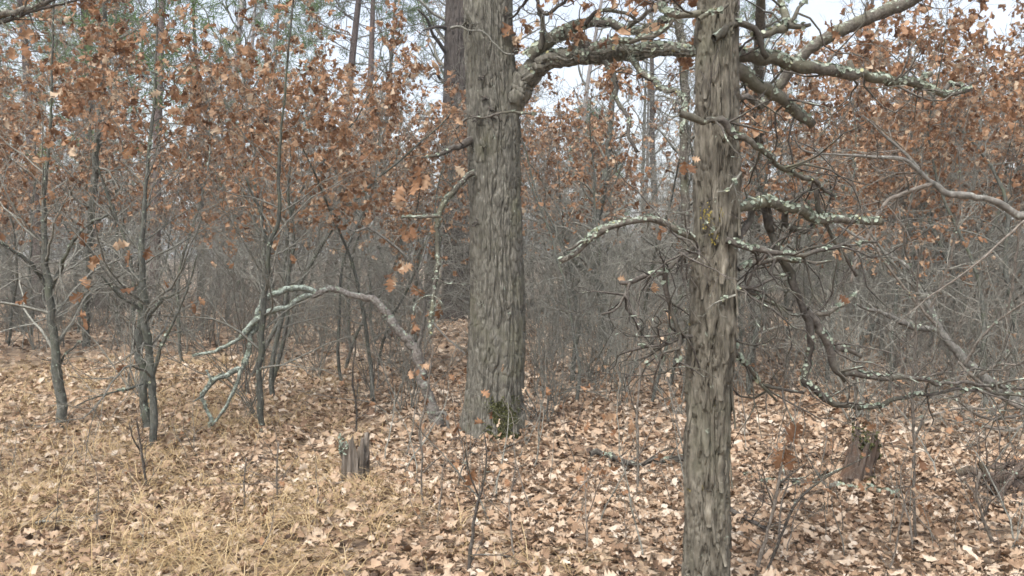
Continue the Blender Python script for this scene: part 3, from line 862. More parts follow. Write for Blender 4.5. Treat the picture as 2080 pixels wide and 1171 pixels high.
# ================================================================== the slim shaggy trunk in front
def shaggy_tree():
    rng = rng_(51)
    D = 3.7
    rows = [(1384, 1484, 1330), (1386, 1482, 1240), (1388, 1480, 1171), (1390, 1480, 1100), (1392, 1480, 1000), (1394, 1482, 900), (1397, 1486, 800), (1401, 1489, 700), (1405, 1492, 600), (1408, 1496, 500),
            (1412, 1500, 400), (1413, 1500, 300), (1416, 1499, 200), (1418, 1497, 100), (1421, 1495, 0), (1424, 1493, -150), (1430, 1488, -500), (1440, 1480, -1000), (1450, 1470, -1500)]
    sp = spine_px(rows, D)
    base = np.array([sp[0][0], sp[0][1], float(ground_z(sp[0][0], sp[0][1]))])
    sp[0][2] = base[2] - 0.05
    t = thing('shagbark_tree', 'slim foreground tree with shaggy peeling bark and dead lichen covered branches', 'tree', base)
    V, Q = bark_trunk(sp, 0.006, 132, shaggy, rng, 0.25, 0.1, 5, 3.1)
    obj('trunk', to_mesh('trunk', V - base, Q, np.full(len(V), 0.5), M['shaggy']), t)
    # loose strips of bark that stand off the trunk
    for (u, v, L, w, side) in [(1413, 440, 0.30, 0.016, -1), (1496, 395, 0.36, 0.02, 1), (1491, 560, 0.34, 0.016, 1), (1489, 640, 0.2, 0.014, 1), (1404, 690, 0.24, 0.015, -1), (1398, 820, 0.22, 0.014, -1),
                               (1486, 800, 0.3, 0.015, 1), (1482, 930, 0.26, 0.014, 1), (1394, 960, 0.2, 0.014, -1), (1436, 620, 0.22, 0.02, 0), (1450, 760, 0.2, 0.022, 0), (1425, 870, 0.2, 0.02, 0),
                               (1455, 950, 0.17, 0.022, 0), (1430, 1020, 0.16, 0.02, 0), (1462, 1090, 0.2, 0.02, 0), (1440, 300, 0.24, 0.02, 0), (1462, 200, 0.25, 0.02, 0), (1424, 160, 0.2, 0.018, 0), (1455, 520, 0.24, 0.02, 0), (1418, 560, 0.2, 0.016, 0)]:
        cen = P(u, v, D)
        k = (u - np.interp(v, [r[2] for r in rows[::-1]], [(r[0] + r[1]) / 2 for r in rows[::-1]])) / 46.0
        k = np.clip(k, -0.98, 0.98)
        nrm = np.array([k, -math.sqrt(1 - k * k), 0])
        tan = np.array([-nrm[1], nrm[0], 0])
        c0 = np.array([np.interp(cen[2], sp[:, 2], sp[:, 0]), np.interp(cen[2], sp[:, 2], sp[:, 1]), cen[2]])
        r0 = np.interp(cen[2], sp[:, 2], sp[:, 3])
        n = 9
        tt = np.linspace(-0.5, 0.5, n)
        off = r0 + 0.002 + (0.006 + 0.010 * rng.random()) * sstep(0.1, -0.5, tt) + 0.004 * sstep(0.35, 0.5, tt) + rng.normal(0, 0.001, n)
        wv = w * (1 - 0.55 * (2 * np.abs(tt)) ** 3) * (1 + rng.normal(0, 0.12, n))
        lean = np.cumsum(rng.normal(0, 0.0025, n))
        mid = c0 + nrm * off[:, None] + np.array([0, 0, 1]) * (tt * L)[:, None] + tan * lean[:, None]
        th_ = 0.0035
        ring = np.stack([mid - tan * wv[:, None] - nrm * 0.004, mid + tan * 0 + nrm * 0.001, mid + tan * wv[:, None] - nrm * 0.004,
                         mid + tan * wv[:, None] * 0.95 - nrm * (0.004 + th_), mid - nrm * th_, mid - tan * wv[:, None] * 0.95 - nrm * (0.004 + th_)], 1)
        i = np.arange(n - 1)[:, None] * 6
        j = np.arange(6)[None]
        Qs = np.stack([i + j, i + (j + 1) % 6, i + 6 + (j + 1) % 6, i + 6 + j], -1).reshape(-1, 4)
        Qs = np.vstack([Qs, [[0, 1, 4, 5], [1, 2, 3, 4]], np.array([[0, 5, 4, 1], [1, 4, 3, 2]]) + (n - 1) * 6])
        obj('bark_strip', to_mesh('bark_strip', ring.reshape(-1, 3) - base, Qs, np.full(n * 6, 0.5), M['shaggy'], False), t)
    bp = lambda *a, **k: branch_part(t, base, rng, *a, **k)
    TW = dict(twig_len=(0.14, 0.55), depth=1, twig_mat='dead', kids=3, twig_r=0.0055, twig_wob=0.34, twig_seg=0.06, twig_up=-0.02)
    # right side
    bp([(1486, 110), (1515, 113), (1545, 119), (1600, 128), (1660, 139), (1725, 151), (1770, 156), (1830, 167), (1880, 178), (1900, 186), (1915, 192), (1940, 188), (1970, 179)], (3.75, 3.9, 4.3), (30.1, 10.1), 'lichened', 10, 0.7, lichen=620, twigs=9, twig_span=(0.3, 1), **TW)
    bp([(1725, 152), (1730, 138), (1727, 122)], (4.0, 4.0), (12.9, 11.5), 'dead', 7, 0.5)
    bp([(1862, 174), (1872, 160), (1888, 146)], (4.2, 4.2), (11.5, 10.1), 'lichened', 7, 0.7, lichen=500)
    bp([(1915, 192), (1925, 174), (1945, 170), (1968, 180), (1974, 166)], (4.27, 4.3), (10.1, 5.8), 'dead', 6, 0.5, lichen=200)
    bp([(1486, 138), (1510, 150), (1532, 166), (1552, 180), (1580, 195), (1605, 214), (1628, 236), (1648, 248)], (3.75, 4.0), (31.6, 18.6), 'lichened', 9, 0.7, lichen=300, twigs=8, **TW)
    bp([(1450, 78), (1468, 66), (1486, 54), (1502, 52), (1520, 60), (1538, 76), (1548, 92), (1556, 112)], (3.6, 3.7), (20.1, 12.9), 'dead', 8, 0.7, lichen=60, twigs=2, **TW)
    bp([(1536, 74), (1560, 68), (1584, 62), (1600, 52), (1598, 34), (1588, 14), (1582, -10)], (3.7, 3.85), (18.6, 15.9), 'lichened', 8, 0.7, lichen=350, twigs=3, **TW)
    bp([(1600, 52), (1618, 54), (1645, 48)], (3.75, 3.75), (14.4, 7.1), 'dead', 7, 0.7, lichen=200)
    bp([(1600, 50), (1612, 36), (1624, 18), (1640, 0)], (3.75, 3.8), (11.5, 5.8), 'dead', 6, 0.5, lichen=80, twigs=2, **TW)
    bp([(1484, 188), (1505, 194), (1525, 204), (1544, 220)], (3.65, 3.8), (15.9, 8.6), 'dead', 7, 0.7, twigs=2, **TW)
    bp([(1380, 230), (1400, 238), (1430, 243), (1458, 247), (1480, 258), (1496, 274), (1520, 288), (1544, 302), (1570, 326), (1596, 346), (1630, 360), (1660, 374), (1690, 396)], (3.5, 3.55, 3.9), (15.9, 7.1), 'dead', 8, 0.7, lichen=160, twigs=11, **TW)
    bp([(1496, 424), (1520, 416), (1545, 410), (1572, 412), (1600, 418), (1622, 428), (1645, 442), (1668, 448), (1700, 444), (1740, 446), (1786, 450)], (3.72, 3.9, 4.1), (23.0, 14.4), 'lichened', 9, 0.7, lichen=620, twigs=4, twig_span=(0, 0.7), **TW)
    bp([(1544, 395), (1528, 425), (1514, 455), (1502, 486), (1494, 500)], (3.85, 3.75), (15.9, 11.5), 'dead', 8, 0.7, twigs=2, **TW)
    bp([(1553, 405), (1556, 440), (1562, 470), (1576, 500), (1592, 530), (1606, 552), (1614, 580), (1628, 615), (1640, 650), (1646, 690), (1642, 730), (1637, 762), (1644, 782), (1666, 801), (1690, 824), (1724, 826), (1766, 831), (1828, 810), (1890, 800), (1946, 791), (2020, 800), (2090, 806)],
       (3.85, 3.95, 4.3), (19.5, 16.1, 13.8, 6.9, 4.6), 'dead', 9, 0.7, lichen=130, twigs=13, **TW)
    bp([(1636, 632), (1654, 655), (1668, 668), (1681, 696), (1686, 728), (1694, 748), (1722, 757), (1790, 764), (1880, 773), (1960, 780), (2090, 792)], (3.95, 4.0, 4.4), (20.1, 14.4, 8.6, 5.8), 'dead', 8, 0.7, lichen=110, twigs=8, **TW)
    bp([(1684, 702), (1700, 708), (1722, 711), (1738, 718), (1750, 726)], (4.0, 4.0), (12.9, 7.1), 'dead', 7, 0.7, lichen=80, twigs=2, **TW)
    bp([(1694, 746), (1706, 760), (1716, 776)], (4.0, 4.0), (15.9, 5.8), 'dead', 7, 0.4)
    bp([(1474, 488), (1500, 497), (1530, 507), (1570, 513), (1620, 516), (1670, 508), (1720, 499), (1780, 492)], (3.6, 3.6, 3.9), (14.4, 4.4), 'dead', 7, 0.7, lichen=120, twigs=8, **TW)
    bp([(1486, 586), (1510, 590), (1540, 603), (1575, 618), (1610, 632)], (3.65, 3.85), (10.1, 4.4), 'dead', 6, 0.4, lichen=60, twigs=4, **TW)
    bp([(1484, 594), (1506, 586), (1536, 582), (1560, 570), (1600, 560)], (3.65, 3.8), (10.1, 4.4), 'dead', 6, 0.5, lichen=120, twigs=4, **TW)
    bp([(1500, 548), (1530, 534), (1566, 528), (1610, 530), (1660, 536), (1690, 530)], (3.75, 3.9), (12.9, 4.4), 'lichened', 7, 0.7, lichen=220, twigs=6, **TW)
    bp([(1484, 680), (1496, 712), (1514, 742), (1534, 764), (1552, 788), (1580, 814)], (3.7, 3.9), (12.9, 4.4), 'lichened', 7, 0.7, lichen=200, upbias=0.2, twigs=3, **TW)
    bp([(1548, 782), (1590, 792), (1632, 799)], (3.85, 3.95), (7.1, 5.8), 'dead', 6, 0.4, twigs=2, **TW)
    bp([(1598, 416), (1596, 440), (1602, 458), (1622, 464), (1634, 472), (1652, 458), (1664, 448)], (3.9, 4.0), (14.4, 10.1), 'dead', 7, 0.7, lichen=60, twigs=2, **TW)
    bp([(1638, 640), (1664, 636), (1692, 628), (1720, 612), (1744, 592)], (3.95, 4.1), (14.4, 5.8), 'lichened', 7, 0.7, lichen=150, twigs=4, **TW)
    bp([(1656, 368), (1660, 400), (1668, 440), (1690, 480), (1716, 520), (1740, 560)], (3.95, 4.1), (11.5, 5.8), 'dead', 7, 0.7, lichen=60, twigs=3, **TW)
    # left side
    bp([(1410, 484), (1396, 478), (1370, 464), (1345, 452), (1318, 446), (1288, 450), (1255, 456), (1222, 468), (1196, 486), (1180, 508), (1160, 522), (1136, 532)], (3.65, 3.55), (13, 14, 15, 12), 'lichened', 10, 0.35, lichen=430, flake=(0.006, 0.018), twigs=5, twig_len=(0.03, 0.1), twig_mat='twig', depth=1)
    bp([(1196, 488), (1180, 492), (1162, 506), (1150, 508)], (3.55, 3.53), (7, 5), 'lichened', 7, 0.4, lichen=400, flake=(0.006, 0.016))
    bp([(1412, 498), (1394, 512), (1380, 528), (1360, 546), (1338, 556), (1310, 562), (1286, 572), (1262, 576)], (3.6, 3.5), (10, 9, 12, 9), 'dead', 8, 0.6, lichen=90, twigs=16, twig_len=(0.04, 0.18), twig_mat='dead', depth=1)
    bp([(1352, 552), (1350, 580), (1358, 612), (1366, 636), (1376, 662), (1382, 690), (1378, 720), (1384, 762)], (3.55, 3.6), (11, 9, 4), 'dead', 8, 0.4, lichen=60, twigs=6, **TW)
    bp([(1280, 574), (1270, 600), (1258, 620), (1245, 632), (1222, 638)], (3.5, 3.5), (7, 3), 'dead', 7, 0.5, twigs=5, **TW)
    bp([(1406, 684), (1384, 684), (1358, 698), (1330, 704), (1294, 702)], (3.62, 3.55), (8, 3), 'dead', 7, 0.4, lichen=60, twigs=6, **TW)
    bp([(1380, 708), (1350, 716), (1332, 724), (1312, 742)], (3.58, 3.55), (7, 3), 'dead', 7, 0.5, lichen=60, twigs=2, **TW)
    bp([(1422, 516), (1404, 512), (1386, 516), (1374, 530), (1376, 548)], (3.55, 3.5), (7, 4), 'dead', 7, 0.6, twigs=8, **TW)
    bp([(1424, 28), (1400, 30), (1376, 34), (1352, 20), (1335, 2), (1325, -20)], (3.65, 3.7), (16, 9), 'lichened', 9, 0.4, lichen=480, twigs=6, **TW)
    bp([(1420, 40), (1440, 28), (1462, 22), (1480, 8)], (3.55, 3.55), (10, 6), 'lichened', 8, 0.4, lichen=420)
    bp([(1450, 470), (1430, 452), (1426, 430), (1430, 418)], (3.58, 3.57), (5, 3), 'dead', 6, 0.5, lichen=100, twigs=4, twig_len=(0.03, 0.1), name='dead_twig')
    bp([(1494, 600), (1470, 608), (1448, 618), (1436, 628)], (3.6, 3.58), (5, 2), 'twig', 6, 0.5, lichen=160, twigs=4, twig_len=(0.03, 0.1), name='dead_twig')
    bp([(1506, 350), (1490, 372), (1478, 388), (1458, 390)], (3.6, 3.58), (5, 3), 'twig', 6, 0.5, lichen=200, twigs=4, twig_len=(0.03, 0.1), name='dead_twig')
    # leaves caught on it, and one yellow lichen
    for (u, v, s, a, tone) in [(1390, 322, 0.07, -1.6, 0.3), (1402, 320, 0.045, -0.3, 0.86), (1395, 330, 0.06, -1.0, 0.15), (1328, 570, 0.055, -1.5, 0.75), (1274, 572, 0.045, 2.9, 0.86), (1700, 598, 0.07, -0.6, 0.2), (1590, 640, 0.06, -1.2, 0.85)]:
        one = Shape()
        d = np.array([[math.cos(a), rng.normal(0, 0.2), math.sin(a)]])
        scatter(one, T_HI, P(u, v, 3.52 if u < 1500 else 3.9)[None], frames(d, rng, up=np.array([[0.1, -1.0, 0.3]])), np.array([s]), np.array([tone]), rng)
        obj('leaf', one.mesh('leaf', M['leaf'], False, base), t)
    ys = Shape()
    for (u, v, sd, n) in [(1461, 440, 0.008, 130), (1433, 440, 0.014, 45), (1452, 478, 0.012, 25)]:
        for _ in range(n):
            p = P(u, v, D - 0.096) + rng.normal(0, sd, 3) * np.array([1, 0.15, 1.6])
            scatter(ys, FLAKE, p[None], frames(rng.normal(size=(1, 3)) * np.array([1, 0.2, 1]), rng, up=np.array([[0, -1.0, 0]])), np.array([rng.uniform(0.004, 0.009)]), np.array([rng.random()]), rng)
    obj('yellow_lichen', ys.mesh('yellow_lichen', M['yellow'], False, base), t, kind='stuff')
M['yellow'] = leaf_material('yellow lichen', [(0.0, (0.22, 0.18, 0.05)), (1.0, (0.36, 0.28, 0.06))], 0.0, rough=0.9)
shaggy_tree()

# ================================================================== other single trees
def sapling_parts(rng, path, rad, leafy_from, leaf_keep, first=0.18, nb=22, blen=0.32, tmpl=T_MID, size=(0.09, 0.15), per=(2, 4), up=0.03, sides=7, kids=5, lod=2, rmin=0.0016, bend=(0.7, 1.25)):
    """trunk, branchwork and foliage shapes grown on a stem"""
    H = path[-1][2] - path[0][2]
    tr = Shape(); tr.tube(path, rad, sides)
    tw, tips = Shape(), []
    n = len(path)
    for j in range(nb):
        t = first + (1 - first) * (j + rng.random()) / nb
        x = t * (n - 1)
        i = min(int(x), n - 2)
        p = path[i] + (path[i + 1] - path[i]) * (x - i)
        d = turn(rng, path[i + 1] - path[i], rng.uniform(*bend))
        L = H * blen * rng.uniform(0.55, 1.15) * (1.05 - 0.65 * t)
        sprout(tw, rng, p, d, L, max(rad[i] * 0.42, 0.003), lod, 0.17, up, kids, tips, 0.12, 4, rmin)
    z0 = path[0][2]
    lf = hang_leaves(rng, tips, per, size, tmpl, keep=lambda p: leaf_keep * float(sstep(leafy_from[0], leafy_from[1], p[2] - z0)))
    return tr, tw, lf

def build_sapling(name, label, cat, base, parts, mats=('sapling', 'twig'), group=None):
    t = thing(name, label, cat, base, group)
    tr, tw, lf = parts
    a = obj('trunk', tr.mesh('trunk', M[mats[0]], origin=base), t)
    b = obj('crown', tw.mesh('crown', M[mats[1]], origin=base), t, kind='stuff')
    if lf is not None and lf.n:
        obj('foliage', lf.mesh('foliage', M['leaf'], False, base), t, kind='stuff')
    return t

def traced_sapling(name, label, seed, px, w, leafy=(2.0, 3.0), keep=0.8, forks=(), depth_end=None, nb=24, blen=0.3, lichen=60, per=(2, 4), mat='sapling', first=0.14, up=0.03, lw=0.6, cat='sapling', size=(0.06, 0.115)):
    rng = rng_(seed)
    base = GP(*px[0])
    y0 = base[1]
    c, r = wood_path(px, (y0, depth_end or y0), w, 0.06, 0.35, rng)
    c[0] = base - np.array([0, 0, 0.03])
    parts = sapling_parts(rng, c, r, leafy, keep, nb=nb, blen=blen, per=per, first=first, up=up, size=size, sides=9)
    t = build_sapling(name, label, cat, base, parts, (mat, 'twig'))
    if lichen:
        ls = Shape(); lichen_on(ls, rng, c, r, lichen * lw, (0.01, 0.024), 0.1, (0.05, 0.8))
        obj('lichen', ls.mesh('lichen', M['lichen'], False, base), t, kind='stuff')
    for (pp, d, ww) in forks:
        branch_part(t, base, rng, pp, (y0 + d[0], y0 + d[1]), ww, mat, 7, 0.4, lichen=lichen * 0.5, twigs=9, twig_len=(0.2, 0.7), depth=2, twig_mat='twig', twig_wob=0.18, leaves=0.04, flake=(0.012, 0.028))
    return t

traced_sapling('oak_sapling', 'slim dark sapling at far left, forked above a bare curving stem', 61,
               [(126, 872), (121, 800), (115, 730), (107, 660), (99, 600), (92, 540), (90, 470), (90, 400), (98, 320), (104, 220), (107, 100), (110, -20), (116, -160)], (21, 18, 14, 9, 6, 5, 4, 3),
               forks=[([(99, 592), (84, 566), (64, 536), (36, 516), (-20, 484)], (0, -0.4), (10, 5)), ([(101, 590), (114, 566), (128, 530), (150, 490), (190, 450), (240, 430)], (0, -0.5), (10, 4)),
                      ([(121, 740), (132, 722), (150, 706), (160, 694)], (0, -0.2), (6, 3))], depth_end=7.2, keep=0.5, nb=30)
traced_sapling('oak_sapling', 'twin stemmed lichen spotted sapling with dark crooked base left of arched branch', 62,
               [(313, 915), (312, 860), (310, 800), (306, 750), (300, 700), (296, 640), (291, 560), (289, 470), (296, 380), (305, 290), (314, 190), (318, 90), (318, -20), (322, -150)], (15, 16, 14, 10, 7, 5, 4, 3),
               forks=[([(300, 868), (293, 830), (296, 790), (290, 750), (283, 715), (284, 660), (286, 600), (280, 560)], (0.1, 0.15), (17, 17, 15, 9)), ([(312, 760), (330, 700), (350, 660), (372, 610), (386, 570), (400, 520)], (0, -0.4), (8, 3)),
                      ([(300, 648), (330, 610), (360, 596), (388, 574)], (0, -0.3), (8, 3)), ([(284, 630), (262, 612), (240, 598), (205, 560)], (0, -0.3), (7, 3)), ([(290, 780), (262, 790), (220, 800), (180, 812), (150, 828)], (0, -0.6), (5, 2))], depth_end=6.8, keep=0.5, nb=30)
traced_sapling('oak_sapling', 'lichen mottled sapling behind the far left stem, standing on leaf litter', 63,
               [(175, 708), (174, 660), (176, 600), (181, 545), (184, 470), (190, 390), (196, 300), (205, 200), (212, 60), (216, -60)], (15, 14, 13, 11, 8), lichen=110, depth_end=13.0)
traced_sapling('oak_sapling', 'thin wavy sapling with a small fork beneath the arched branch', 64,
               [(534, 884), (529, 820), (527, 760), (530, 700), (533, 640), (540, 570), (547, 500), (562, 460), (568, 420), (566, 350), (572, 260), (580, 180), (590, 60), (600, -40)], (13, 12, 11, 8, 5, 4, 3),
               forks=[([(547, 496), (534, 470), (530, 430), (514, 400), (498, 360)], (0, -0.2), (8, 4))], depth_end=7.0, keep=0.5, nb=26)
traced_sapling('slender_tree', 'slender lichen patched tree just behind the shaggy trunk, right side', 65,
               [(1530, 706), (1532, 640), (1536, 560), (1532, 480), (1536, 400), (1538, 300), (1541, 200), (1542, 100), (1545, 0), (1550, -180)], (20, 22, 21, 21, 19, 16),
               leafy=(4.0, 5.0), keep=0.5, nb=22, blen=0.16, lichen=120, cat='tree', mat='lichened', depth_end=9.0,
               forks=[([(1543, 215), (1560, 198), (1585, 172), (1604, 142), (1640, 104), (1690, 70), (1740, 48), (1790, 27), (1850, 0), (1930, -45), (2010, -90)], (-6.6, -7.4), (18, 24, 27, 28, 20))])
traced_sapling('slender_tree', 'grey slender tree seen just left of the shaggy trunk', 66,
               [(1402, 800), (1400, 640), (1396, 500), (1390, 360), (1390, 250), (1392, 168), (1386, 96), (1377, 30), (1366, -60), (1350, -160)], (18, 18, 18, 17, 14), leafy=(4, 5), keep=0.5, nb=16, blen=0.2, lichen=90, cat='tree', mat='lichened')
traced_sapling('oak_sapling', 'leaning grey stem between the two big trunks, forked low', 67,
               [(1238, 706), (1232, 660), (1222, 600), (1212, 560), (1206, 510), (1214, 440), (1230, 360), (1240, 260), (1246, 150)], (20, 19, 17, 13, 9), leafy=(2.6, 3.6), keep=0.7,
               forks=[([(1216, 590), (1196, 560), (1170, 535), (1150, 510), (1120, 470), (1100, 440)], (0, -0.6), (12, 5)), ([(1238, 690), (1252, 640), (1268, 590), (1280, 540)], (0, 0.3), (9, 4))])

def second_oak():
    rng = rng_(71)
    base = GP(934, 648)
    t = thing('oak_tree', 'dark ridged trunk standing far behind the large furrowed oak, mostly hidden', 'tree', base)
    rows = [(890, 972, 655), (898, 966, 600), (902, 962, 500), (900, 960, 400), (898, 962, 300), (900, 966, 200), (903, 968, 100), (906, 972, 0), (915, 970, -250), (925, 965, -700)]
    sp = spine_px(rows, base[1])
    V, Q = bark_trunk(sp, 0.05, 80, lambda a, z, r: furrowed(a, z, r, 20, 0.3, 0.06, 12), rng, 0.12, 0.3)
    obj('trunk', to_mesh('trunk', V - base, Q, np.full(len(V), 0.5), M['far_oak']), t)
    for pts, w in [([(915, 120), (880, 70), (868, 40), (850, 20)], (10, 4)), ([(910, 180), (885, 150), (870, 160)], (8, 4)), ([(910, 60), (890, 55), (860, 62)], (9, 4)), ([(905, 250), (870, 240), (830, 250)], (8, 3))]:
        branch_part(t, base, rng, pts, (base[1], base[1] - 1.5), w, 'far_oak', 7, 0.4, twigs=10, twig_len=(0.3, 1.2), depth=2, leaves=0.05, step=0.1)
second_oak()

def arched_branch():
    rng = rng_(81)
    base = GP(888, 872)
    D = base[1]
    t = thing('bent_tree', 'dead young tree bent over in an arch, lichen on its drooping tips', 'tree', base)
    branch_part(t, base, rng, [(890, 884, 29), (884, 846, 26), (871, 810, 23), (864, 785, 21), (853, 752, 20), (849, 722, 22), (836, 703, 21), (820, 684, 20), (796, 657, 18), (786, 636, 17), (770, 621, 17), (748, 607, 15), (716, 598, 14), (680, 589, 14), (655, 592, 13), (632, 600, 12)],
                (D, D - 0.1, D - 0.2), None, 'arch', 10, 0.5, twigs=5, twig_len=(0.03, 0.15), lichen=110, name='trunk', flake=(0.012, 0.025), upbias=0.4)
    branch_part(t, base, rng, [(634, 598), (612, 606), (588, 622), (566, 630), (544, 634), (524, 648), (505, 668), (484, 690), (455, 706), (425, 716), (392, 724)], (D - 0.2, D - 0.5), (12, 12, 9, 4), 'green_grey', 8, 0.4, lichen=160, flake=(0.01, 0.02))
    branch_part(t, base, rng, [(640, 595), (622, 587), (600, 586), (576, 592), (552, 600), (536, 612), (526, 632), (518, 656), (510, 690), (504, 716), (496, 740), (486, 752), (466, 758), (448, 768), (430, 776), (418, 788), (410, 808), (418, 830), (428, 854), (424, 876), (414, 898)],
                (D - 0.2, D - 0.5), (12, 13, 12, 11, 10, 8, 6), 'green_grey', 8, 0.45, lichen=160, flake=(0.012, 0.026))
    branch_part(t, base, rng, [(490, 750), (482, 776), (470, 802), (458, 830), (444, 848), (430, 866)], (D - 0.4, D - 0.48), (8, 8, 5), 'green_grey', 7, 0.3, lichen=120, flake=(0.01, 0.02))
    branch_part(t, base, rng, [(410, 806), (400, 812), (392, 818)], (D - 0.5, D - 0.5), (6, 2), 'green_grey', 6, 0.3)
    branch_part(t, base, rng, [(430, 776), (424, 762), (418, 752)], (D - 0.5, D - 0.5), (6, 4), 'green_grey', 6, 0.3, lichen=90)
    # upright shoots from the bend
    branch_part(t, base, rng, [(848, 714), (856, 680), (862, 650), (862, 615), (854, 582), (846, 556), (838, 540), (820, 516), (800, 498), (772, 478), (748, 464), (720, 470), (705, 462)], (D - 0.1, D - 0.4), (8, 7, 6, 4), 'smooth', 7, 0.3, twigs=14, twig_len=(0.15, 0.5), depth=2, twig_mat='twig', twig_wob=0.15, leaves=0.07, leaf_size=(0.09, 0.13))
    branch_part(t, base, rng, [(848, 556), (858, 528), (868, 490), (876, 470)], (D - 0.2, D - 0.2), (4, 2), 'smooth', 6, 0.3)
    branch_part(t, base, rng, [(868, 640), (890, 668), (915, 694), (945, 718)], (D - 0.1, D - 0.5), (5, 3), 'smooth', 6, 0.3, twigs=8, twig_len=(0.1, 0.3), twig_mat='twig')
    branch_part(t, base, rng, [(884, 842), (904, 838), (910, 866), (916, 900)], (D - 0.15, D - 0.25), (8, 6), 'smooth', 7, 0.3)
    for (u, v, s, a, tone) in [(792, 560, 0.16, -1.5, 0.5), (800, 540, 0.14, -0.4, 0.75), (812, 548, 0.13, 0.3, 0.85), (838, 575, 0.13, -1.2, 0.3), (846, 585, 0.11, -0.9, 0.35), (742, 462, 0.10, 1.2, 0.75), (850, 748, 0.08, -1.5, 0.4)]:
        one = Shape()
        d = np.array([[math.cos(a), rng.normal(0, 0.3), math.sin(a)]])
        scatter(one, T_HI, P(u, v, D - 0.32)[None], frames(d, rng, up=np.array([[rng.normal(0, 0.5), -1.0, 0.3]])), np.array([s]), np.array([tone]), rng)
        obj('leaf', one.mesh('leaf', M['leaf'], False, base), t)
arched_branch()

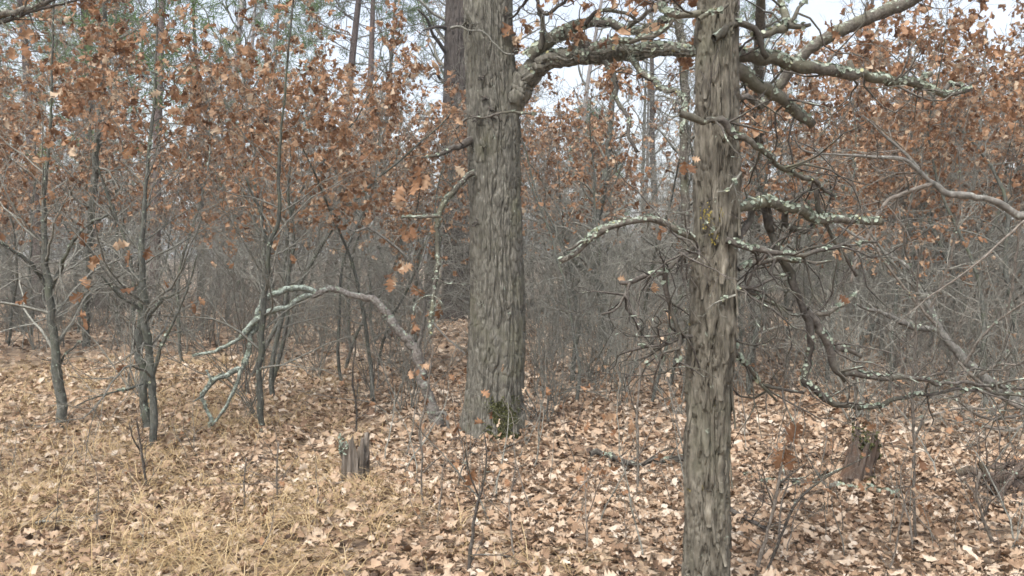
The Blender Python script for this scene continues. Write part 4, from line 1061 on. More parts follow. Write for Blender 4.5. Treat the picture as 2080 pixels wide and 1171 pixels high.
def right_tangle():
    # smooth limb that reaches in from the right
    rng = rng_(91)
    b = np.array([3.55, 4.6, float(ground_z(3.55, 4.6))])
    t = thing('leaning_tree', 'smooth barked tree leaning in from the right edge with one long bare limb', 'tree', b)
    branch_part(t, b, rng, [(2390, 1132, 60), (2380, 1000, 56), (2350, 800, 50), (2290, 640, 42), (2200, 520, 32), (2120, 460, 20), (2080, 438, 17), (2040, 420, 15), (2000, 404, 14), (1960, 400, 14), (1930, 396, 13), (1905, 380, 12), (1888, 368, 11)], (4.6, 4.55, 4.5), None, 'smooth', 12, 0.4, name='trunk')
    branch_part(t, b, rng, [(1890, 370), (1868, 350), (1845, 330), (1826, 322), (1800, 320), (1760, 318), (1700, 314), (1655, 312), (1630, 304), (1616, 288), (1612, 272)], (4.5, 4.3), (9, 7, 5, 4), 'smooth', 8, 0.25, twigs=12, twig_len=(0.15, 0.5), depth=1, twig_mat='twig_brown', twig_wob=0.12)
    branch_part(t, b, rng, [(1886, 366), (1860, 336), (1830, 304), (1806, 284), (1778, 258), (1752, 234)], (4.5, 4.6), (7, 6, 3), 'smooth', 7, 0.25, twigs=11, twig_len=(0.15, 0.5), twig_mat='twig_brown', twig_wob=0.12)
    branch_part(t, b, rng, [(1890, 374), (1864, 384), (1836, 394), (1804, 406), (1788, 428), (1774, 456), (1760, 488), (1744, 512), (1736, 540), (1728, 574)], (4.5, 4.3), (9, 8, 7, 5), 'twig_brown', 8, 0.3, twigs=14, twig_len=(0.15, 0.5), depth=2, twig_mat='twig_brown', twig_wob=0.15)
    branch_part(t, b, rng, [(2084, 446), (2040, 486), (1990, 530), (1930, 575), (1880, 610), (1820, 660)], (4.5, 4.6), (5, 4, 2), 'twig_brown', 7, 0.35, twigs=12, twig_len=(0.2, 0.6), twig_mat='twig', twig_wob=0.12)
    # half fallen pale stem
    base = GP(2180, 900)
    t = thing('leaning_tree', 'half fallen pale grey stem slanting up to the left across the right edge', 'tree', base)
    D = base[1]
    branch_part(t, base, rng, [(2180, 905, 24), (2130, 862, 24), (2080, 826, 22), (2040, 800, 21), (1995, 764, 19), (1960, 734, 18), (1935, 706, 16), (1912, 676, 14), (1896, 640, 13), (1882, 610, 11), (1868, 582, 10), (1852, 556, 9), (1836, 538, 8), (1810, 520, 8), (1782, 508, 7), (1758, 492, 7), (1730, 474, 6), (1704, 458, 4)],
                (D, D + 0.2, D + 0.6), None, 'smooth', 10, 0.45, name='trunk', lichen=70, twigs=20, twig_len=(0.3, 0.9), depth=2, twig_mat='twig', twig_wob=0.12)
    branch_part(t, base, rng, [(1906, 670), (1868, 668), (1836, 658), (1806, 642), (1780, 632), (1756, 626), (1740, 618)], (D + 0.25, D), (13, 12, 9, 5), 'smooth', 8, 0.3, lichen=120, twigs=12, twig_len=(0.2, 0.6), depth=2, twig_mat='twig')
    branch_part(t, base, rng, [(1895, 640), (1862, 590), (1830, 556), (1800, 520), (1772, 480), (1760, 440)], (D + 0.3, D + 0.2), (9, 6, 4), 'twig', 7, 0.3, twigs=12, twig_len=(0.2, 0.6), depth=2, twig_mat='twig')
    branch_part(t, base, rng, [(2090, 838), (2040, 812), (2000, 785), (1970, 760), (1945, 735)], (D - 0.3, D - 0.25), (9, 6), 'twig_brown', 7, 0.3, twigs=11, twig_len=(0.2, 0.5), twig_mat='twig')
    for pts, w in [([(1905, 665), (1850, 602), (1802, 540), (1762, 470), (1742, 400), (1722, 340)], (6, 5, 3)), ([(1962, 738), (1990, 690), (2030, 650), (2084, 612)], (6, 4)), ([(1990, 762), (2030, 742), (2070, 740), (2120, 720)], (6, 4)),
                   ([(2060, 815), (2010, 832), (1960, 828), (1905, 840), (1860, 850)], (7, 5, 3)), ([(2090, 836), (2040, 850), (1990, 846), (1940, 812), (1900, 800)], (8, 6, 3)), ([(2120, 855), (2060, 872), (2005, 868), (1960, 850)], (8, 4)),
                   ([(1890, 625), (1920, 560), (1940, 480), (1950, 390), (1946, 300)], (6, 5, 3)), ([(1860, 570), (1838, 500), (1846, 430), (1868, 360), (1876, 300)], (5, 4, 2)), ([(2040, 800), (2050, 730), (2044, 660), (2060, 560), (2072, 440)], (7, 6, 4))]:
        branch_part(t, base, rng, pts, (D - 0.1, D - 0.5), w, 'twig_brown', 6, 0.4, lichen=30, twigs=9, twig_len=(0.15, 0.6), depth=1, twig_mat='twig', twig_wob=0.16, twig_seg=0.08, twig_r=0.003)
    # clump of stems that sweep up to the right
    base = GP(1918, 715)
    D = base[1]
    t = thing('multi_stem_shrub', 'clump of bare curved stems sweeping up right behind the half fallen stem', 'shrub', base)
    for pts, w in [([(1918, 715), (1913, 680), (1914, 640), (1922, 600), (1934, 574), (1960, 548), (2000, 520), (2040, 506), (2100, 494)], (9, 8, 7, 5)),
                   ([(1920, 715), (1922, 660), (1930, 596), (1950, 560), (1985, 526), (2030, 480), (2080, 450), (2140, 420)], (9, 8, 6, 4)),
                   ([(1916, 715), (1926, 640), (1934, 560), (1912, 480), (1888, 400), (1866, 340)], (8, 7, 5, 3)),
                   ([(1922, 715), (1940, 600), (1952, 520), (1968, 440), (1984, 340), (1996, 200), (2004, 60)], (8, 8, 6, 4)),
                   ([(1924, 715), (1950, 620), (2000, 580), (2050, 530), (2090, 500)], (7, 6, 3)), ([(1914, 715), (1900, 640), (1880, 560), (1870, 480), (1872, 400)], (7, 6, 3))]:
        branch_part(t, base, rng, pts, (D, D - 0.4), w, 'twig', 7, 0.3, twigs=23, twig_len=(0.25, 0.9), depth=2, twig_wob=0.12, twig_up=0.03, leaves=0.04, name='stem')
right_tangle()

def overhead_bough():
    rng = rng_(95)
    b = np.array([-4.2, 5.0, float(ground_z(-4.2, 5.0))])
    t = thing('overhanging_tree', 'lichen patched bough crossing the top left corner', 'tree', b)
    branch_part(t, b, rng, [(-430, 1060, 90), (-420, 700, 82), (-405, 400, 75), (-390, 150, 66), (-385, -60, 56)], (5.0, 5.0), None, 'oak', 14, 0.1, name='trunk')
    branch_part(t, b, rng, [(-395, 230, 34), (-300, 130, 27), (-150, 70, 21), (-40, 36, 17), (20, 26, 15), (60, 16, 13), (100, 2, 11), (170, -40, 8)], (5.0, 4.9), None, 'lichened', 10, 0.35, lichen=330, twigs=12, twig_span=(0.5, 1), twig_len=(0.15, 0.5), depth=2, leaves=0.1, leaf_size=(0.07, 0.11))
    branch_part(t, b, rng, [(-60, 70), (0, 46), (40, 34), (80, 18), (120, 10), (160, 0)], (4.95, 4.9), (10, 5), 'dead', 8, 0.35, lichen=130, twigs=6, depth=2, leaves=0.1, leaf_size=(0.07, 0.11))
overhead_bough()

# ================================================================== stumps, fallen wood, brush pile
def stump(label, seed, u0, u1, v0, v1, mat, prongs, lean=0.0, moss=False, flare=0.12):
    rng = rng_(seed)
    base = GP((u0 + u1) / 2, v1)
    y = base[1]
    R = 0.5 * (u1 - u0) * y / FPX
    H = (v1 - v0) * y / FPX * (1.4 if moss else 1.12)
    t = thing('tree_stump', label, 'stump', base)
    nu, nz = 72, 46
    th = np.arange(nu) * 2 * math.pi / nu
    zz = np.linspace(-0.05, 1.0, nz)
    TH, Z = np.meshgrid(th, zz)
    # jagged broken rim
    q = np.stack([np.cos(TH) * 2.6, np.sin(TH) * 2.6, 0 * TH + seed], -1)
    rim = 1 - 0.14 * (vnoise(q) + 1) - 0.11 * (vnoise(q * 3.1) + 1)
    for (a, wd, dp) in prongs:
        da = np.angle(np.exp(1j * (TH - a)))
        rim = rim - dp * np.exp(-(da / wd) ** 2)
    hgt = H * np.maximum(rim, 0.25)
    groove = fbm(np.stack([np.cos(TH) * 7, np.sin(TH) * 7, Z * 1.3], -1), 3)
    cr = sstep(0.1, 0.45, np.abs(vnoise(np.stack([np.cos(TH) * 4.5, np.sin(TH) * 4.5, Z * 0.9 + 4], -1))))
    Rr = R * (1 + flare * np.exp(-np.maximum(Z, 0) / 0.2) * (0.6 + 0.6 * np.cos(4 * TH + 1)) - 0.07 * Z + 0.07 * groove - 0.2 * (1 - cr))
    outer = np.stack([Rr * np.cos(TH) + lean * Z * H, Rr * np.sin(TH), Z * hgt], -1)
    # hollow inside
    nin = 8
    zi = np.linspace(1.0, 0.35, nin)
    TI, ZI = np.meshgrid(th, zi)
    Ri = Rr[-1][None] * (0.72 - 0.45 * (1 - ZI)) * (1 + 0.08 * vnoise(np.stack([np.cos(TI) * 5, np.sin(TI) * 5, ZI * 3], -1)))
    inner = np.stack([Ri * np.cos(TI) + lean * ZI * H, Ri * np.sin(TI), ZI * hgt[-1][None] - 0.004], -1)
    bottom = np.stack([inner[-1][:, 0] * 0.02, inner[-1][:, 1] * 0.02, np.full(nu, 0.35 * H * 0.8)], -1)[None]
    V = np.concatenate([outer, inner, bottom], 0)
    k = V.shape[0]
    i = np.arange(k - 1)[:, None] * nu
    j = np.arange(nu)[None]
    Q = np.stack([i + j, i + (j + 1) % nu, i + nu + (j + 1) % nu, i + nu + j], -1).reshape(-1, 4)
    obj('stump_wood', to_mesh('stump_wood', V.reshape(-1, 3), Q, np.full(k * nu, 0.5), M[mat]), t)
    ls = Shape()
    n = 90 if not moss else 420
    if moss:
        a = rng.uniform(0, 6.283, n); rr = R * np.sqrt(rng.random(n)) * 1.02
        i = (a / 6.2832 * nu).astype(int) % nu
        p = np.stack([rr * np.cos(a) + lean * H, rr * np.sin(a), hgt[-1][i] * rng.uniform(0.86, 1.0, n)], -1)
        low = rng.random(n) < 0.3
        p[low, 2] = rng.uniform(0, 0.08, low.sum()); p[low, :2] *= (1.35 * R / np.maximum(np.hypot(p[low, 0], p[low, 1]), 1e-3))[:, None]
        scatter(ls, FLAKE, p, frames(rng.normal(size=(n, 3)), rng, up=np.tile([0, 0, 1.0], (n, 1)) + rng.normal(0, 0.5, (n, 3))), rng.uniform(0.012, 0.03, n), np.clip(rng.normal(0.7, 0.25, n), 0, 1), rng)
        obj('moss', ls.mesh('moss', M['moss'], False), t, kind='stuff')
    else:
        a = rng.normal(math.pi + 0.5, 0.35, n); z = rng.uniform(0.55, 0.9, n) * H
        p = np.stack([R * 0.97 * np.cos(a), R * 0.97 * np.sin(a), z], -1)
        nr = np.stack([np.cos(a), np.sin(a), 0.3 + 0 * a], -1)
        scatter(ls, FLAKE, p, frames(rng.normal(size=(n, 3)), rng, up=nr), rng.uniform(0.008, 0.02, n), np.clip(rng.normal(0.4, 0.2, n), 0, 1), rng)
        obj('lichen', ls.mesh('lichen', M['lichen'], False), t, kind='stuff')
stump('weathered grey split stump with jagged top on the leaf litter', 102, 690, 752, 876, 986, 'stump', [(-1.05, 0.14, 0.55), (1.6, 0.5, 0.2), (-2.7, 0.2, 0.25), (-0.3, 0.2, 0.2)])
stump('leaning brown stump topped with green moss at right', 103, 1708, 1762, 876, 984, 'stump_red', [(0.2, 0.6, 0.45), (-2.4, 0.35, 0.3), (1.8, 0.6, 0.3)], 0.16, True, 0.32)

def fallen(name, label, seed, pts, w, mat, lift=0.04, lichen=0, twigs=4, cat='branch', group=None, gn=0.4, tl=(0.1, 0.4)):
    rng = rng_(seed)
    g = [GP(u, v) for u, v in pts]
    base = g[0]
    t = thing(name, label, cat, base, group)
    ww = np.interp(np.linspace(0, 1, len(g)), np.linspace(0, 1, len(w)), w)
    ctrl = np.array([np.append(p + np.array([0, 0, lift + 0.5 * x * p[1] / FPX]), 0.5 * x * p[1] / FPX) for p, x in zip(g, ww)])
    sp = spline(ctrl, 0.04)
    c, r = sp[:, :3], np.maximum(sp[:, 3], 0.002)
    c = c + rng.normal(0, 1, c.shape) * (gn * r)[:, None]
    s = Shape(); s.tube(c, r * radius_noise(rng, len(r), 0.15), 8, True)
    obj('limb', s.mesh('limb', M[mat], origin=base), t)
    ts = Shape()
    for _ in range(twigs):
        i = int(rng.uniform(0.1, 1) * (len(c) - 2))
        d = turn(rng, c[i + 1] - c[i], rng.uniform(0.5, 1.2)); d[2] = abs(d[2]) * 0.6
        sprout(ts, rng, c[i], d, rng.uniform(*tl), max(0.002, r[i] * 0.4), 1, 0.2, 0, 3, None, 0.05)
    if twigs:
        obj('twig_spray', ts.mesh('twig_spray', M[mat], origin=base), t, kind='stuff')
    if lichen:
        ls = Shape(); lichen_on(ls, rng, c, r, lichen, (0.012, 0.03))
        obj('lichen', ls.mesh('lichen', M['lichen'], False, base), t, kind='stuff')
fallen('fallen_branch', 'dark fallen branch on the litter just left of the shaggy trunk', 111, [(1200, 944), (1235, 944), (1262, 958), (1292, 964), (1330, 955), (1395, 953)], (12, 10, 9), 'dead', 0.06, 60, 12)
fallen('fallen_branch', 'pale green lichen covered branch lying in front of the mossy stump', 112, [(1510, 975), (1590, 994), (1650, 992), (1705, 1000), (1760, 1004), (1830, 1012)], (9, 15, 11), 'lichened', 0.01, 380, 6)
fallen('fallen_branch', 'thin stick lying in the sedge at lower left', 113, [(70, 1078), (120, 1072), (190, 1070)], (7, 5), 'twig', 0.03, 0, 2)
fallen('fallen_branch', 'short dark stick at the foot of the large furrowed oak', 115, [(905, 908), (928, 900), (965, 896)], (9, 6), 'rot', 0.02, 0, 3)
fallen('fallen_branch', 'small brown stick on the litter just right of the shaggy trunk', 116, [(1482, 1048), (1512, 1062), (1545, 1080), (1590, 1092)], (11, 8), 'dead', 0.02, 0, 5)
fallen('fallen_log', 'mossy low log lying far back at left', 117, [(-20, 618), (110, 622), (230, 628), (300, 622)], (14, 16), 'rot', 0.0, 20, 4, cat='log')

def brush_pile():
    rng = rng_(121)
    base = GP(2040, 1040)
    t = thing('brush_pile', 'dark tangle of rotten wood and sticks at the lower right edge', 'brush pile', base)
    for (pts, w, d) in [([(1945, 962), (1975, 958), (2010, 968), (2060, 966), (2120, 975)], (10, 22), (5.7, 5.6)), ([(1975, 1050), (2000, 1010), (2020, 975), (2030, 955)], (14, 8), (5.4, 5.7)), ([(1985, 1062), (2040, 1040), (2100, 1030), (2150, 1028)], (34, 44), (5.3, 5.4)),
                        ([(2000, 1000), (2050, 1010), (2100, 1000)], (34, 40), (5.6, 5.6)), ([(1990, 1030), (2040, 1000), (2110, 985)], (30, 26), (5.65, 5.5)), ([(2010, 985), (2060, 975), (2120, 990)], (26, 34), (5.7, 5.75)), ([(1960, 1030), (2010, 1045), (2060, 1075)], (12, 16), (5.3, 5.0)), ([(1990, 940), (2030, 1000), (2060, 1050)], (9, 8), (5.5, 5.3)), ([(2080, 940), (2040, 990), (2020, 1060)], (10, 8), (5.5, 5.2)),
                        ([(1860, 1000), (1930, 985), (1990, 960), (2070, 940)], (7, 9), (5.8, 5.9)), ([(1980, 1040), (1984, 1000), (1992, 965)], (7, 4), (5.2, 5.25))]:
        branch_part(t, base, rng, pts, d, tuple(1.35 * k for k in w), 'rot', 9, 0.6, lichen=15, twigs=5, twig_len=(0.1, 0.45), depth=1, twig_mat='rot', twig_r=0.004, twig_seg=0.07, name='stick')
brush_pile()

# ================================================================== the thicket: prototypes, then single copies
def random_stem(rng, H, r0, wob=0.05, lean=0.12, n=16, tip=0.003):
    d = unit(np.array([rng.normal(0, lean), rng.normal(0, lean), 1.0]))
    p = walk(rng, (0, 0, -0.04), d, H, n, wob, 0.02)
    return p, r0 * (1 - np.linspace(0, 1, n + 1) ** 1.1) + tip

TOP = {}
def proto_sapling(seed, leafy):
    rng = rng_(seed)
    H = rng.uniform(4.2, 6.4)
    path, rad = random_stem(rng, H, H * rng.uniform(0.0042, 0.008), 0.11, 0.2)
    if leafy:
        parts = sapling_parts(rng, path, rad, (2.0, 3.2), 0.52, nb=28, blen=0.30, tmpl=T_LO, size=(0.075, 0.135), per=(2, 5), kids=5, sides=6, rmin=0.0028)
    else:
        parts = sapling_parts(rng, path, rad, (1.5, 3.0), 0.05, nb=28, blen=0.28, tmpl=T_LO, size=(0.10, 0.15), per=(1, 2), kids=6, sides=6, rmin=0.003, up=0.02, bend=(0.6, 1.4))
    tr, tw, lf = parts
    TOP_ = float(path[:, 2].max())
    ms = [tr.mesh('trunk', M['sapling']), tw.mesh('crown', M['twig']), lf.mesh('foliage', M['leaf'], False) if lf.n else None]
    TOP[ms[0].name] = TOP_
    return ms, [s.arrays() if s.n else None for s in parts]

def proto_shrub(seed):
    rng = rng_(seed)
    sh = Shape()
    lf_t = []
    for _ in range(rng.integers(6, 12)):
        H = rng.uniform(1.1, 3.1)
        d = unit(np.array([rng.normal(0, 0.4), rng.normal(0, 0.4), 1.0]))
        p = walk(rng, np.append(rng.normal(0, 0.09, 2), -0.03), d, H, 10, 0.14, 0.01)
        r = np.linspace(rng.uniform(0.006, 0.014), 0.003, 11)
        sh.tube(p, r, 4)
        for _ in range(rng.integers(5, 9)):
            i = rng.integers(2, 10)
            sprout(sh, rng, p[i], turn(rng, p[i] - p[i - 1], rng.uniform(0.4, 1.0)), H * rng.uniform(0.12, 0.34), max(r[i] * 0.5, 0.0032), 1, 0.16, 0.015, 3, lf_t, 0.1, 3, 0.003)
    return sh.mesh('bare_shrub', M['twig_brown' if seed % 3 == 0 else 'twig']), sh.arrays()

def proto_seedling(seed):
    rng = rng_(seed)
    sh, tips = Shape(), []
    H = rng.uniform(0.5, 1.3)
    p = walk(rng, (0, 0, -0.02), (rng.normal(0, 0.15), rng.normal(0, 0.15), 1), H, 10, 0.14, 0.02)
    r = np.linspace(rng.uniform(0.005, 0.0085), 0.0019, 11)
    sh.tube(p, r, 5)
    for _ in range(rng.integers(3, 8)):
        i = rng.integers(2, 10)
        sprout(sh, rng, p[i], turn(rng, p[i] - p[i - 1], rng.uniform(0.5, 1.1)), H * rng.uniform(0.15, 0.4), max(r[i] * 0.55, 0.0014), 1, 0.16, 0.03, 2, tips, 0.07, 3, 0.0012)
    lf = hang_leaves(rng, tips, (1, 1), (0.06, 0.11), T_MID, keep=lambda q: 0.12)
    return sh.mesh('stem', M['twig_brown' if seed % 2 else 'twig']), lf.mesh('foliage', M['leaf'], False) if lf.n else None

LEAFY = [proto_sapling(200 + k, True) for k in range(8)]
BARE = [proto_sapling(230 + k, False) for k in range(7)]
SHRUB = [proto_shrub(260 + k) for k in range(9)]
SEEDL = [proto_seedling(290 + k) for k in range(10)]

def zone(x, y):
    u = 1040 + FPX * x / y
    if u < 330: return 'at the left edge', 'left edge'
    if u < 905: return 'left of the big oak', 'left of the oak'
    if u < 1420: return 'between the two big trunks', 'between the big trunks'
    if u < 1800: return 'right of the shaggy trunk', 'right of the shaggy trunk'
    return 'at the right edge', 'right edge'

def leafiness(x, y):
    """chance that a sapling kept its leaves, by where it stands"""
    u = 1040 + FPX * x / y
    return float(np.interp(u, [0, 700, 880, 1100, 1400, 1600, 1850, 2080], [0.9, 0.9, 0.5, 0.2, 0.2, 0.25, 0.85, 1.0]))

SKYLINE = ([0, 480, 600, 700, 780, 860, 960, 1060, 1160, 1300, 1600, 1720, 1800, 1880, 1950, 2080], [100, 110, 100, 150, 215, 260, 265, 170, 200, 150, 110, 170, 220, 120, 40, 10])
def fit_height(x, y, s, H, rng):
    """young growth stops where the sky begins"""
    top = CAMZ + (520.0 - np.interp(1040 + FPX * x / y, *SKYLINE) - rng.normal(0, 25)) / FPX * y
    return float(np.clip(min(s, top / H), 0.45, 1.4))

def spots(rng, n, y0, y1, gap, taken, power=1.0, avoid=()):
    out = []
    tries = 0
    while len(out) < n and tries < n * 40:
        tries += 1
        x, y = (float(a[0]) for a in wedge(rng, 1, y0, y1, 1.0, 0.61, power))
        if any((x - a) ** 2 + (y - b) ** 2 < gap * gap for a, b in taken):
            continue
        u = 1040 + FPX * x / y
        if any(a < u < b and y < c for a, b, c in avoid):
            continue
        taken.append((x, y)); out.append((x, y))
    return out

def place(o, x, y, rng, s, tilt=0.05):
    o.location = (x, y, float(ground_z(x, y)))
    o.rotation_euler = (rng.normal(0, tilt), rng.normal(0, tilt), rng.uniform(0, 6.283))
    o.scale = (s, s, s)

ORD = ['leftmost', 'second', 'third', 'fourth', 'fifth', 'sixth', 'seventh', 'eighth', 'ninth', 'tenth', 'eleventh', 'twelfth', 'thirteenth', 'fourteenth', 'fifteenth', 'sixteenth', 'seventeenth', 'eighteenth', 'nineteenth', 'twentieth']
def number_along(groups):
    for g, m in groups.items():
        m.sort(key=lambda a: a[0])
        if len(m) > 1:
            for k, (_, o) in enumerate(m[:20]):
                o['label'] = o['label'] + (', leftmost' if k == 0 else ', rightmost' if k == len(m) - 1 else ', %s from left' % ORD[k])

taken = []
AVOID = [(-60, 260, 13.5), (300, 480, 12.0), (930, 1080, 11.5), (870, 960, 20.5), (1380, 1500, 9.0), (640, 790, 9.5)]
def thicket():
    rng = rng_(131)
    near = {}
    for (n, y0, y1, gap, tier) in [(36, 8.6, 13.0, 0.8, 'near'), (95, 13, 24, 0.65, 'mid'), (105, 24, 40, 0.7, 'far')]:
        extra = []
        if tier == 'mid':                        # the rusty mass on the right and the leafy band behind the trunks
            extra = [(float((u - 1040) / FPX * yy), float(yy)) for u, yy in zip(np.append(rng.uniform(1820, 2110, 13), rng.uniform(1060, 1420, 8)), np.append(rng.uniform(11, 21, 13), rng.uniform(16, 24, 8)))]
        for x, y in spots(rng, n, y0, y1, gap, taken, avoid=AVOID) + extra:
            lf = (x, y) in extra or rng.random() < leafiness(x, y)
            pr = (LEAFY if lf else BARE)[rng.integers(0, 8 if lf else 7)][0]
            z, zs = zone(x, y)
            how = {'near': 'in front of the thicket', 'mid': 'inside the thicket', 'far': 'deep in the thicket'}[tier]
            if lf:
                t = thing('oak_sapling', 'brown leaved sapling %s %s' % (how, z), 'sapling', (0, 0, 0), 'leafy saplings %s, %s' % (tier, zs))
            else:
                t = thing('bare_sapling', 'bare twiggy sapling %s %s' % (how, z), 'sapling', (0, 0, 0), 'bare saplings %s, %s' % (tier, zs))
            if tier == 'near':
                near.setdefault(t['group'], []).append((x / y, t))
            for nm, me in zip(('trunk', 'crown', 'foliage'), pr):
                if me is not None:
                    obj(nm, me, t, kind=None if nm == 'trunk' else 'stuff')
            place(t, x, y, rng, fit_height(x, y, rng.uniform(0.75, 1.2), TOP[pr[0].name], rng))
    for (n, y0, y1, gap, tier) in [(75, 8.2, 13.0, 0.4, 'near'), (115, 13, 20, 0.4, 'mid'), (105, 20, 34, 0.5, 'far')]:
        for x, y in spots(rng, n, y0, y1, gap, taken, avoid=AVOID):
            z, zs = zone(x, y)
            how = {'near': 'in the open litter', 'mid': 'in the mid undergrowth', 'far': 'far back in the undergrowth'}[tier]
            o = obj('bare_shrub', SHRUB[rng.integers(0, len(SHRUB))][0])
            tag(o, 'leafless shrub %s %s' % (how, z), 'shrub', 'bare shrubs %s, %s' % (tier, zs))
            place(o, x, y, rng, rng.uniform(0.6, 1.05) if tier != 'near' else rng.uniform(0.45, 0.8))
            if tier == 'near':
                near.setdefault(o['group'], []).append((x / y, o))
    number_along(near)
thicket()

def far_undergrowth():
    """beyond the stems one can count: twigs and saplings that read as one grey brown mass"""
    rng = rng_(141)
    sh, lf = Shape(), Shape()
    def put(dst, arr, x, y, s):
        V, Q, T = arr
        a = rng.uniform(0, 6.283)
        c, si = math.cos(a) * s, math.sin(a) * s
        W = np.stack([V[:, 0] * c - V[:, 1] * si + x, V[:, 0] * si + V[:, 1] * c + y, V[:, 2] * s], -1)
        dst.add(W, Q, T)
    for _ in range(30):
        x, y = (float(a[0]) for a in wedge(rng, 1, 36, 70, 2.0))
        put(sh, SHRUB[rng.integers(0, len(SHRUB))][1], x, y, rng.uniform(1.0, 1.7))
    for _ in range(15):
        x, y = (float(a[0]) for a in wedge(rng, 1, 40, 75, 2.0))
        k = LEAFY[rng.integers(0, 8)][1] if rng.random() < 0.55 else BARE[rng.integers(0, 7)][1]
        s = rng.uniform(0.9, 1.4)
        st = rng.bit_generator.state
        put(sh, k[1], x, y, s); rng.bit_generator.state = st
        put(sh, k[0], x, y, s)
        if k[2] is not None:
            rng.bit_generator.state = st
            put(lf, k[2], x, y, s)
    o = obj('far_undergrowth', sh.mesh('far_undergrowth', M['twig']), kind='stuff')
    tag(o, 'far grey mass of bare twigs closing the view', 'undergrowth')
    b = obj('foliage', lf.mesh('foliage', M['leaf'], False), o, kind='stuff')
far_undergrowth()

# ================================================================== tall trees behind
def tall_tree(seed, H, r0, mat, first=0.35, lean=0.03, nb=26, blen=0.22, twig='twig', bend=(0.6, 1.2)):
    rng = rng_(seed)
    path, rad = random_stem(rng, H, r0, 0.02, lean, 18, 0.02)
    rad = r0 * (1 - 0.85 * np.linspace(0, 1, len(rad)))
    tr, tw, _ = sapling_parts(rng, path, rad, (90, 91), 0, first=first, nb=nb, blen=blen, kids=5, sides=8, up=0.05, rmin=0.004, bend=bend)
    return [tr.mesh('trunk', M[mat]), tw.mesh('crown', M[twig])]

def pine_tree(seed, H, r0, first=0.45):
    rng = rng_(seed)
    path, rad = random_stem(rng, H, r0, 0.015, 0.02, 18, 0.02)
    rad = r0 * (1 - 0.85 * np.linspace(0, 1, len(rad)))
    tr = Shape(); tr.tube(path, rad, 9)
    tw, nd = Shape(), Shape()
    pos, dirs = [], []
    n = len(path)
    for j in range(46):
        t = first + (1 - first) * (j + rng.random()) / 46
        x = t * (n - 1); i = min(int(x), n - 2)
        p = path[i] + (path[i + 1] - path[i]) * (x - i)
        L = H * 0.20 * (1.12 - t) / (1.12 - first) * rng.uniform(0.6, 1.1) + 0.2
        tips = []
        sprout(tw, rng, p, turn(rng, (0, 0, 1.0), rng.uniform(1.2, 1.7)), L, 0.022, 1, 0.12, 0.03, 7, tips, 0.2, 4, 0.005)
        for q, d in tips:
            for _ in range(30):
                pos.append(q + rng.normal(0, 0.10, 3)); dirs.append(d + rng.normal(0, 0.8, 3) + np.array([0, 0, 0.3]))
    pos, dirs = np.array(pos), np.array(dirs)
    blade = (np.array([[(0, -0.05, 0), (0, 0.05, 0), (1, 0.02, 0.1), (1, -0.02, 0.1)]]), np.array([(0, 1, 2, 3)]))
    m = len(pos)
    scatter(nd, blade, pos, frames(dirs, rng), rng.uniform(0.16, 0.3, m), np.clip(rng.normal(0.5, 0.25, m), 0, 1), rng)
    return [tr.mesh('trunk', M['pine']), tw.mesh('crown', M['twig_brown']), nd.mesh('needles', M['needle'], False)]

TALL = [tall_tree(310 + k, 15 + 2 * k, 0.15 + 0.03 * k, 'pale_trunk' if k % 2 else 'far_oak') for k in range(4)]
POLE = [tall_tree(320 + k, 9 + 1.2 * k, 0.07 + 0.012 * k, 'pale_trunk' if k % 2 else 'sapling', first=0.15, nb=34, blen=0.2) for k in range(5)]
PINE = [pine_tree(330 + k, 17 + 3 * k, 0.17 + 0.02 * k, 0.3 + 0.08 * k) for k in range(3)]
YOUNG_PINE = pine_tree(340, 6.5, 0.07, 0.1)

def copy_tree(protos, name, label, cat, group, x, y, rng, s, tilt=(0, 0)):
    t = thing(name, label, cat, (x, y, float(ground_z(x, y)) - 0.05), group)
    for nm, me in zip(('trunk', 'crown', 'needles'), protos):
        obj(nm, me, t, kind=None if nm == 'trunk' else 'stuff')
    t.rotation_euler = (tilt[0] + rng.normal(0, 0.015), tilt[1] + rng.normal(0, 0.015), 0 if tilt != (0, 0) else rng.uniform(0, 6.283))
    t.scale = (s, s, s)
    return t

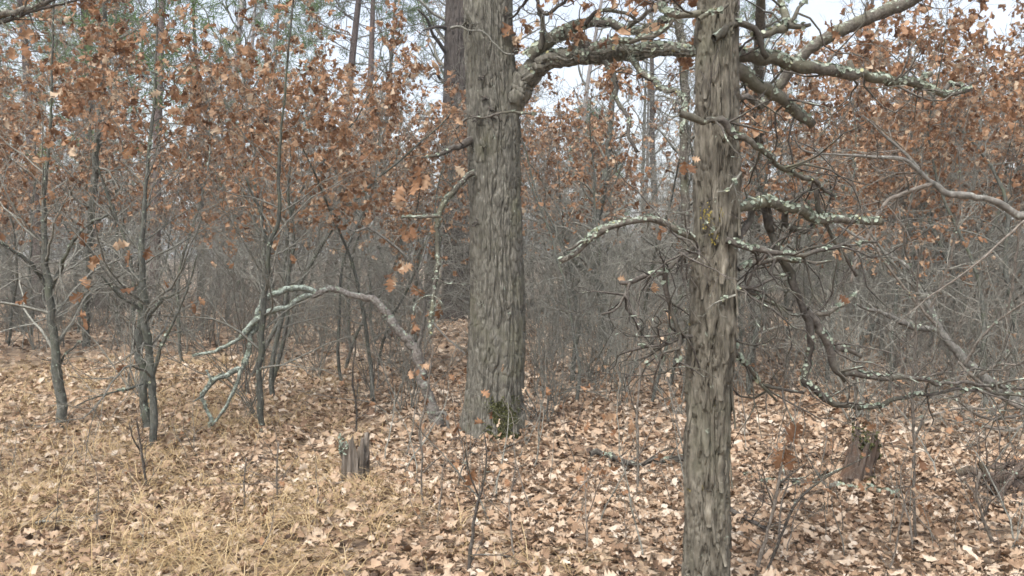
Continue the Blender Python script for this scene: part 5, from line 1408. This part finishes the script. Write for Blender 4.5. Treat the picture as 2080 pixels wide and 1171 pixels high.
def backdrop_trees():
    rng = rng_(151)
    X = lambda u, y: (u - 1040) / FPX * y
    # trees one can single out
    for (u, y, pr, s, nm, lb, tl) in [
        (440, 33, TALL[1], 1.1, 'tall_tree', 'tall pale grey trunk in the distance at upper left, thicker of a close pair', (0, 0.0)),
        (478, 35, TALL[3], 0.72, 'tall_tree', 'slim pale trunk in the distance leaning right beside a thicker one', (0, 0.06)),
        (408, 30, TALL[0], 0.9, 'tall_tree', 'straight dark distant trunk at upper left beside the pale pair', (0, 0)),
        (312, 21, PINE[0], 0.85, 'pine_tree', 'dark pine with green needles rising above the leafy saplings at upper left', (0, 0)),
        (80, 23, PINE[1], 0.8, 'pine_tree', 'green needled pine near the top left corner', (0, 0)),
        (205, 25, PINE[0], 0.95, 'pine_tree', 'middle one of three green needled pines at upper left', (0, 0)),
        (665, 30, PINE[1], 1.0, 'pine_tree', 'dark leaning pine trunk left of the oak, left one of two', (0, 0.10)),
        (712, 31, PINE[2], 0.8, 'pine_tree', 'dark leaning pine trunk left of the oak, right one of two', (0, 0.085)),
        (868, 24, TALL[2], 0.95, 'tall_tree', 'dark trunk leaning right close behind the large furrowed oak', (0, 0.075)),
        (772, 34, TALL[3], 0.7, 'tall_tree', 'thin pale trunk in the bright gap left of the oak', (0, 0.01)),
        (1730, 27, TALL[0], 0.9, 'tall_tree', 'dark distant trunk in the sky gap right of the shaggy trunk', (0, -0.01)),
        (1150, 30, POLE[3], 1.2, 'tall_tree', 'thin distant trunk beneath the heavy limb of the oak', (0, 0)),
        (1740, 32, YOUNG_PINE, 1.0, 'pine_tree', 'young green pine showing through twigs at upper right', (0, 0)),
        (1640, 26, YOUNG_PINE, 0.68, 'pine_tree', 'small bright green pine low behind the shaggy trunk', (0, 0)),
        (1190, 38, YOUNG_PINE, 1.25, 'pine_tree', 'hazy young pine between the two big trunks', (0, 0))]:
        copy_tree(pr, nm, lb, 'pine' if 'pine' in nm else 'tree', None, X(u, y), y, rng, s, tl)
    for k in range(26):
        y = rng.uniform(26, 62); u = rng.uniform(-60, 2140)
        if 1740 < u < 1900 and rng.random() < 0.85: continue
        if 640 < u < 900 and rng.random() < 0.8: continue
        if 1050 < u < 1250 and rng.random() < 0.6: continue
        z, zs = zone(X(u, y), y)
        pole = rng.random() < 0.6
        pr = POLE[rng.integers(0, 5)] if pole else TALL[rng.integers(0, 4)]
        nm = 'pole_tree' if pole else 'tall_tree'
        copy_tree(pr, nm, ('thin bare pole tree in the distant backdrop %s' if pole else 'tall bare tree in the distant backdrop %s') % z, 'tree', ('pole trees ' if pole else 'tall bare trees ') + zs, X(u, y), y, rng, rng.uniform(0.8, 1.15))
    for (u, y, k, s) in [(200, 40, 0, 1.0), (540, 46, 1, 0.9), (1480, 44, 2, 0.8), (20, 44, 2, 0.8)]:
        z, zs = zone(X(u, y), y)
        copy_tree(PINE[k], 'pine_tree', 'distant green pine behind the bare trees %s' % z, 'pine', 'distant pines ' + zs, X(u, y), y, rng, s)
backdrop_trees()

# ================================================================== thin stems and seedlings in the foreground
def front_stems():
    rng = rng_(161)
    named = [
        ('dark forked seedling at the bottom centre, left of the shaggy trunk', [(950, 1175), (957, 1110), (962, 1060), (974, 1010), (986, 960), (988, 905), (982, 880)], (9, 8, 5, 3), [[(974, 1010), (962, 985), (952, 955), (946, 920), (942, 890)]]),
        ('tall thin stem rising in front of the oak foot, left side', [(860, 1035), (856, 980), (858, 930), (852, 880), (862, 830), (872, 770), (880, 700)], (5, 5, 3), [[(860, 960), (880, 940), (900, 925)]]),
        ('slender brown sprout right of the shaggy trunk with one dead leaf', [(1534, 1170), (1556, 1090), (1572, 1030), (1582, 975), (1590, 930), (1594, 905)], (8, 7, 4), [[(1572, 1030), (1556, 985), (1548, 950)], [(1582, 985), (1612, 960), (1640, 940)]]),
        ('thin reddish twig slanting up right beside the shaggy trunk', [(1552, 1172), (1586, 1092), (1612, 1030), (1650, 990), (1700, 958), (1766, 925)], (6, 5, 2), []),
        ('straight pale thin stem right of the mossy stump', [(1860, 1095), (1856, 1000), (1857, 900), (1852, 800), (1860, 700), (1862, 600), (1868, 500)], (6, 6, 5, 3), [[(1856, 900), (1880, 840), (1900, 800)]]),
        ('upright thin shoot midway between the oak and the shaggy trunk', [(1296, 1010), (1296, 930), (1294, 850), (1300, 760), (1296, 660), (1302, 560)], (6, 6, 4, 2), [[(1296, 930), (1320, 880), (1336, 840)], [(1294, 850), (1280, 800), (1272, 760)]]),
        ('small bent shoot in the sedge below the twin stemmed sapling', [(302, 1005), (292, 950), (284, 900), (278, 850)], (6, 5, 3), [[(288, 920), (270, 890), (262, 860)]]),
        ('thin upright twig in the sedge left of the split stump', [(565, 1030), (562, 960), (566, 900)], (4, 3), []),
        ('short brown twig in the sedge closest left of the split stump', [(498, 1040), (496, 985), (500, 930)], (4, 3), []),
        ('curved thin shoot left of the big oak foot over the split stump', [(722, 890), (724, 830), (716, 770), (722, 700), (718, 660)], (4, 4, 2), []),
        ('pale crooked shoot at the lower right in front of the brush pile', [(2020, 1110), (1996, 1050), (1984, 1000), (1990, 960)], (7, 5), [[(1996, 1050), (2012, 1020), (2030, 1005)]]),
        ('thin dark stem crossing low at the right bottom', [(1800, 1175), (1818, 1120), (1830, 1060), (1842, 1000)], (5, 3), []),
    ]
    for k, (lb, px, w, forks) in enumerate(named):
        base = GP(*px[0])
        D = base[1]
        t = thing('seedling', lb, 'seedling', base)
        branch_part(t, base, rng, px, (D, D - 0.1), w, 'twig_brown' if k % 3 else 'dead', 6, 0.35, twigs=9, twig_len=(0.06, 0.28), depth=1, twig_wob=0.16, twig_up=0.03, name='stem')
        for f in forks:
            branch_part(t, base, rng, f, (D - 0.02, D - 0.15), (w[-1] + 1.5, 1.8), 'twig_brown' if k % 3 else 'dead', 5, 0.3, twigs=4, twig_len=(0.05, 0.2), depth=1, twig_wob=0.16)
        if k == 2:
            for a, tone in ((-1.3, 0.35), (-1.8, 0.5), (0.9, 0.25)):
                one = Shape()
                scatter(one, T_HI, P(1594, 905, D - 0.1)[None], frames(np.array([[math.cos(a), 0.1, math.sin(a)]]), rng, up=np.array([[0.2, -1.0, 0.2]])), np.array([0.13]), np.array([tone]), rng)
                obj('leaf', one.mesh('leaf', M['leaf'], False, base), t)
    near = {}
    for (u, v) in spots_px(rng, 210):
        g = GP(u, v)
        st, lf = SEEDL[rng.integers(0, len(SEEDL))]
        z, zs = zone(g[0], g[1])
        d = 'bare seedling in the nearest litter ' if g[1] < 6.2 else 'small bare seedling in the litter further back '
        t = thing('seedling', d + z, 'seedling', (0, 0, 0), ('near seedlings ' if g[1] < 6.2 else 'further seedlings ') + zs)
        if g[1] < 6.2:
            near.setdefault(t['group'], []).append((g[0] / g[1], t))
        obj('stem', st, t)
        if lf is not None:
            obj('foliage', lf, t, kind='stuff')
        place(t, g[0], g[1], rng, rng.uniform(0.45, 1.0) * (0.6 if u < 700 else 1.0), 0.1)
    number_along(near)

def spots_px(rng, n):
    out = []
    while len(out) < n:
        u = rng.uniform(-20, 2100); v = 690 + 470 * rng.random() ** 1.3
        if u < 700 and rng.random() < 0.55: continue
        if 660 < u < 780 and v > 860: continue
        out.append((u, v))
    return out
front_stems()

# ================================================================== damp air
def haze():
    x, y0, y1, z0, z1 = 300.0, -12.0, 430.0, -1.6, 36.0
    v = np.array([(a, b, c) for c in (z0, z1) for b in (y0, y1) for a in (-x, x)], float)
    q = np.array([(0, 2, 3, 1), (4, 5, 7, 6), (0, 1, 5, 4), (1, 3, 7, 5), (3, 2, 6, 7), (2, 0, 4, 6)])
    m = bpy.data.materials.new('damp air')
    nt, ns, ln = nodes_of(m)
    pv = ns.new('ShaderNodeVolumePrincipled')
    pv.inputs['Color'].default_value = (0.92, 0.93, 0.92, 1)
    pv.inputs['Density'].default_value = 0.0016
    out = ns.new('ShaderNodeOutputMaterial'); ln.new(pv.outputs[0], out.inputs['Volume'])
    o = obj('haze', to_mesh('haze', v, q, np.zeros(8), m, False), kind='stuff')
    o['label'] = 'thin pale haze hanging between the trees'; o['category'] = 'haze'
haze()
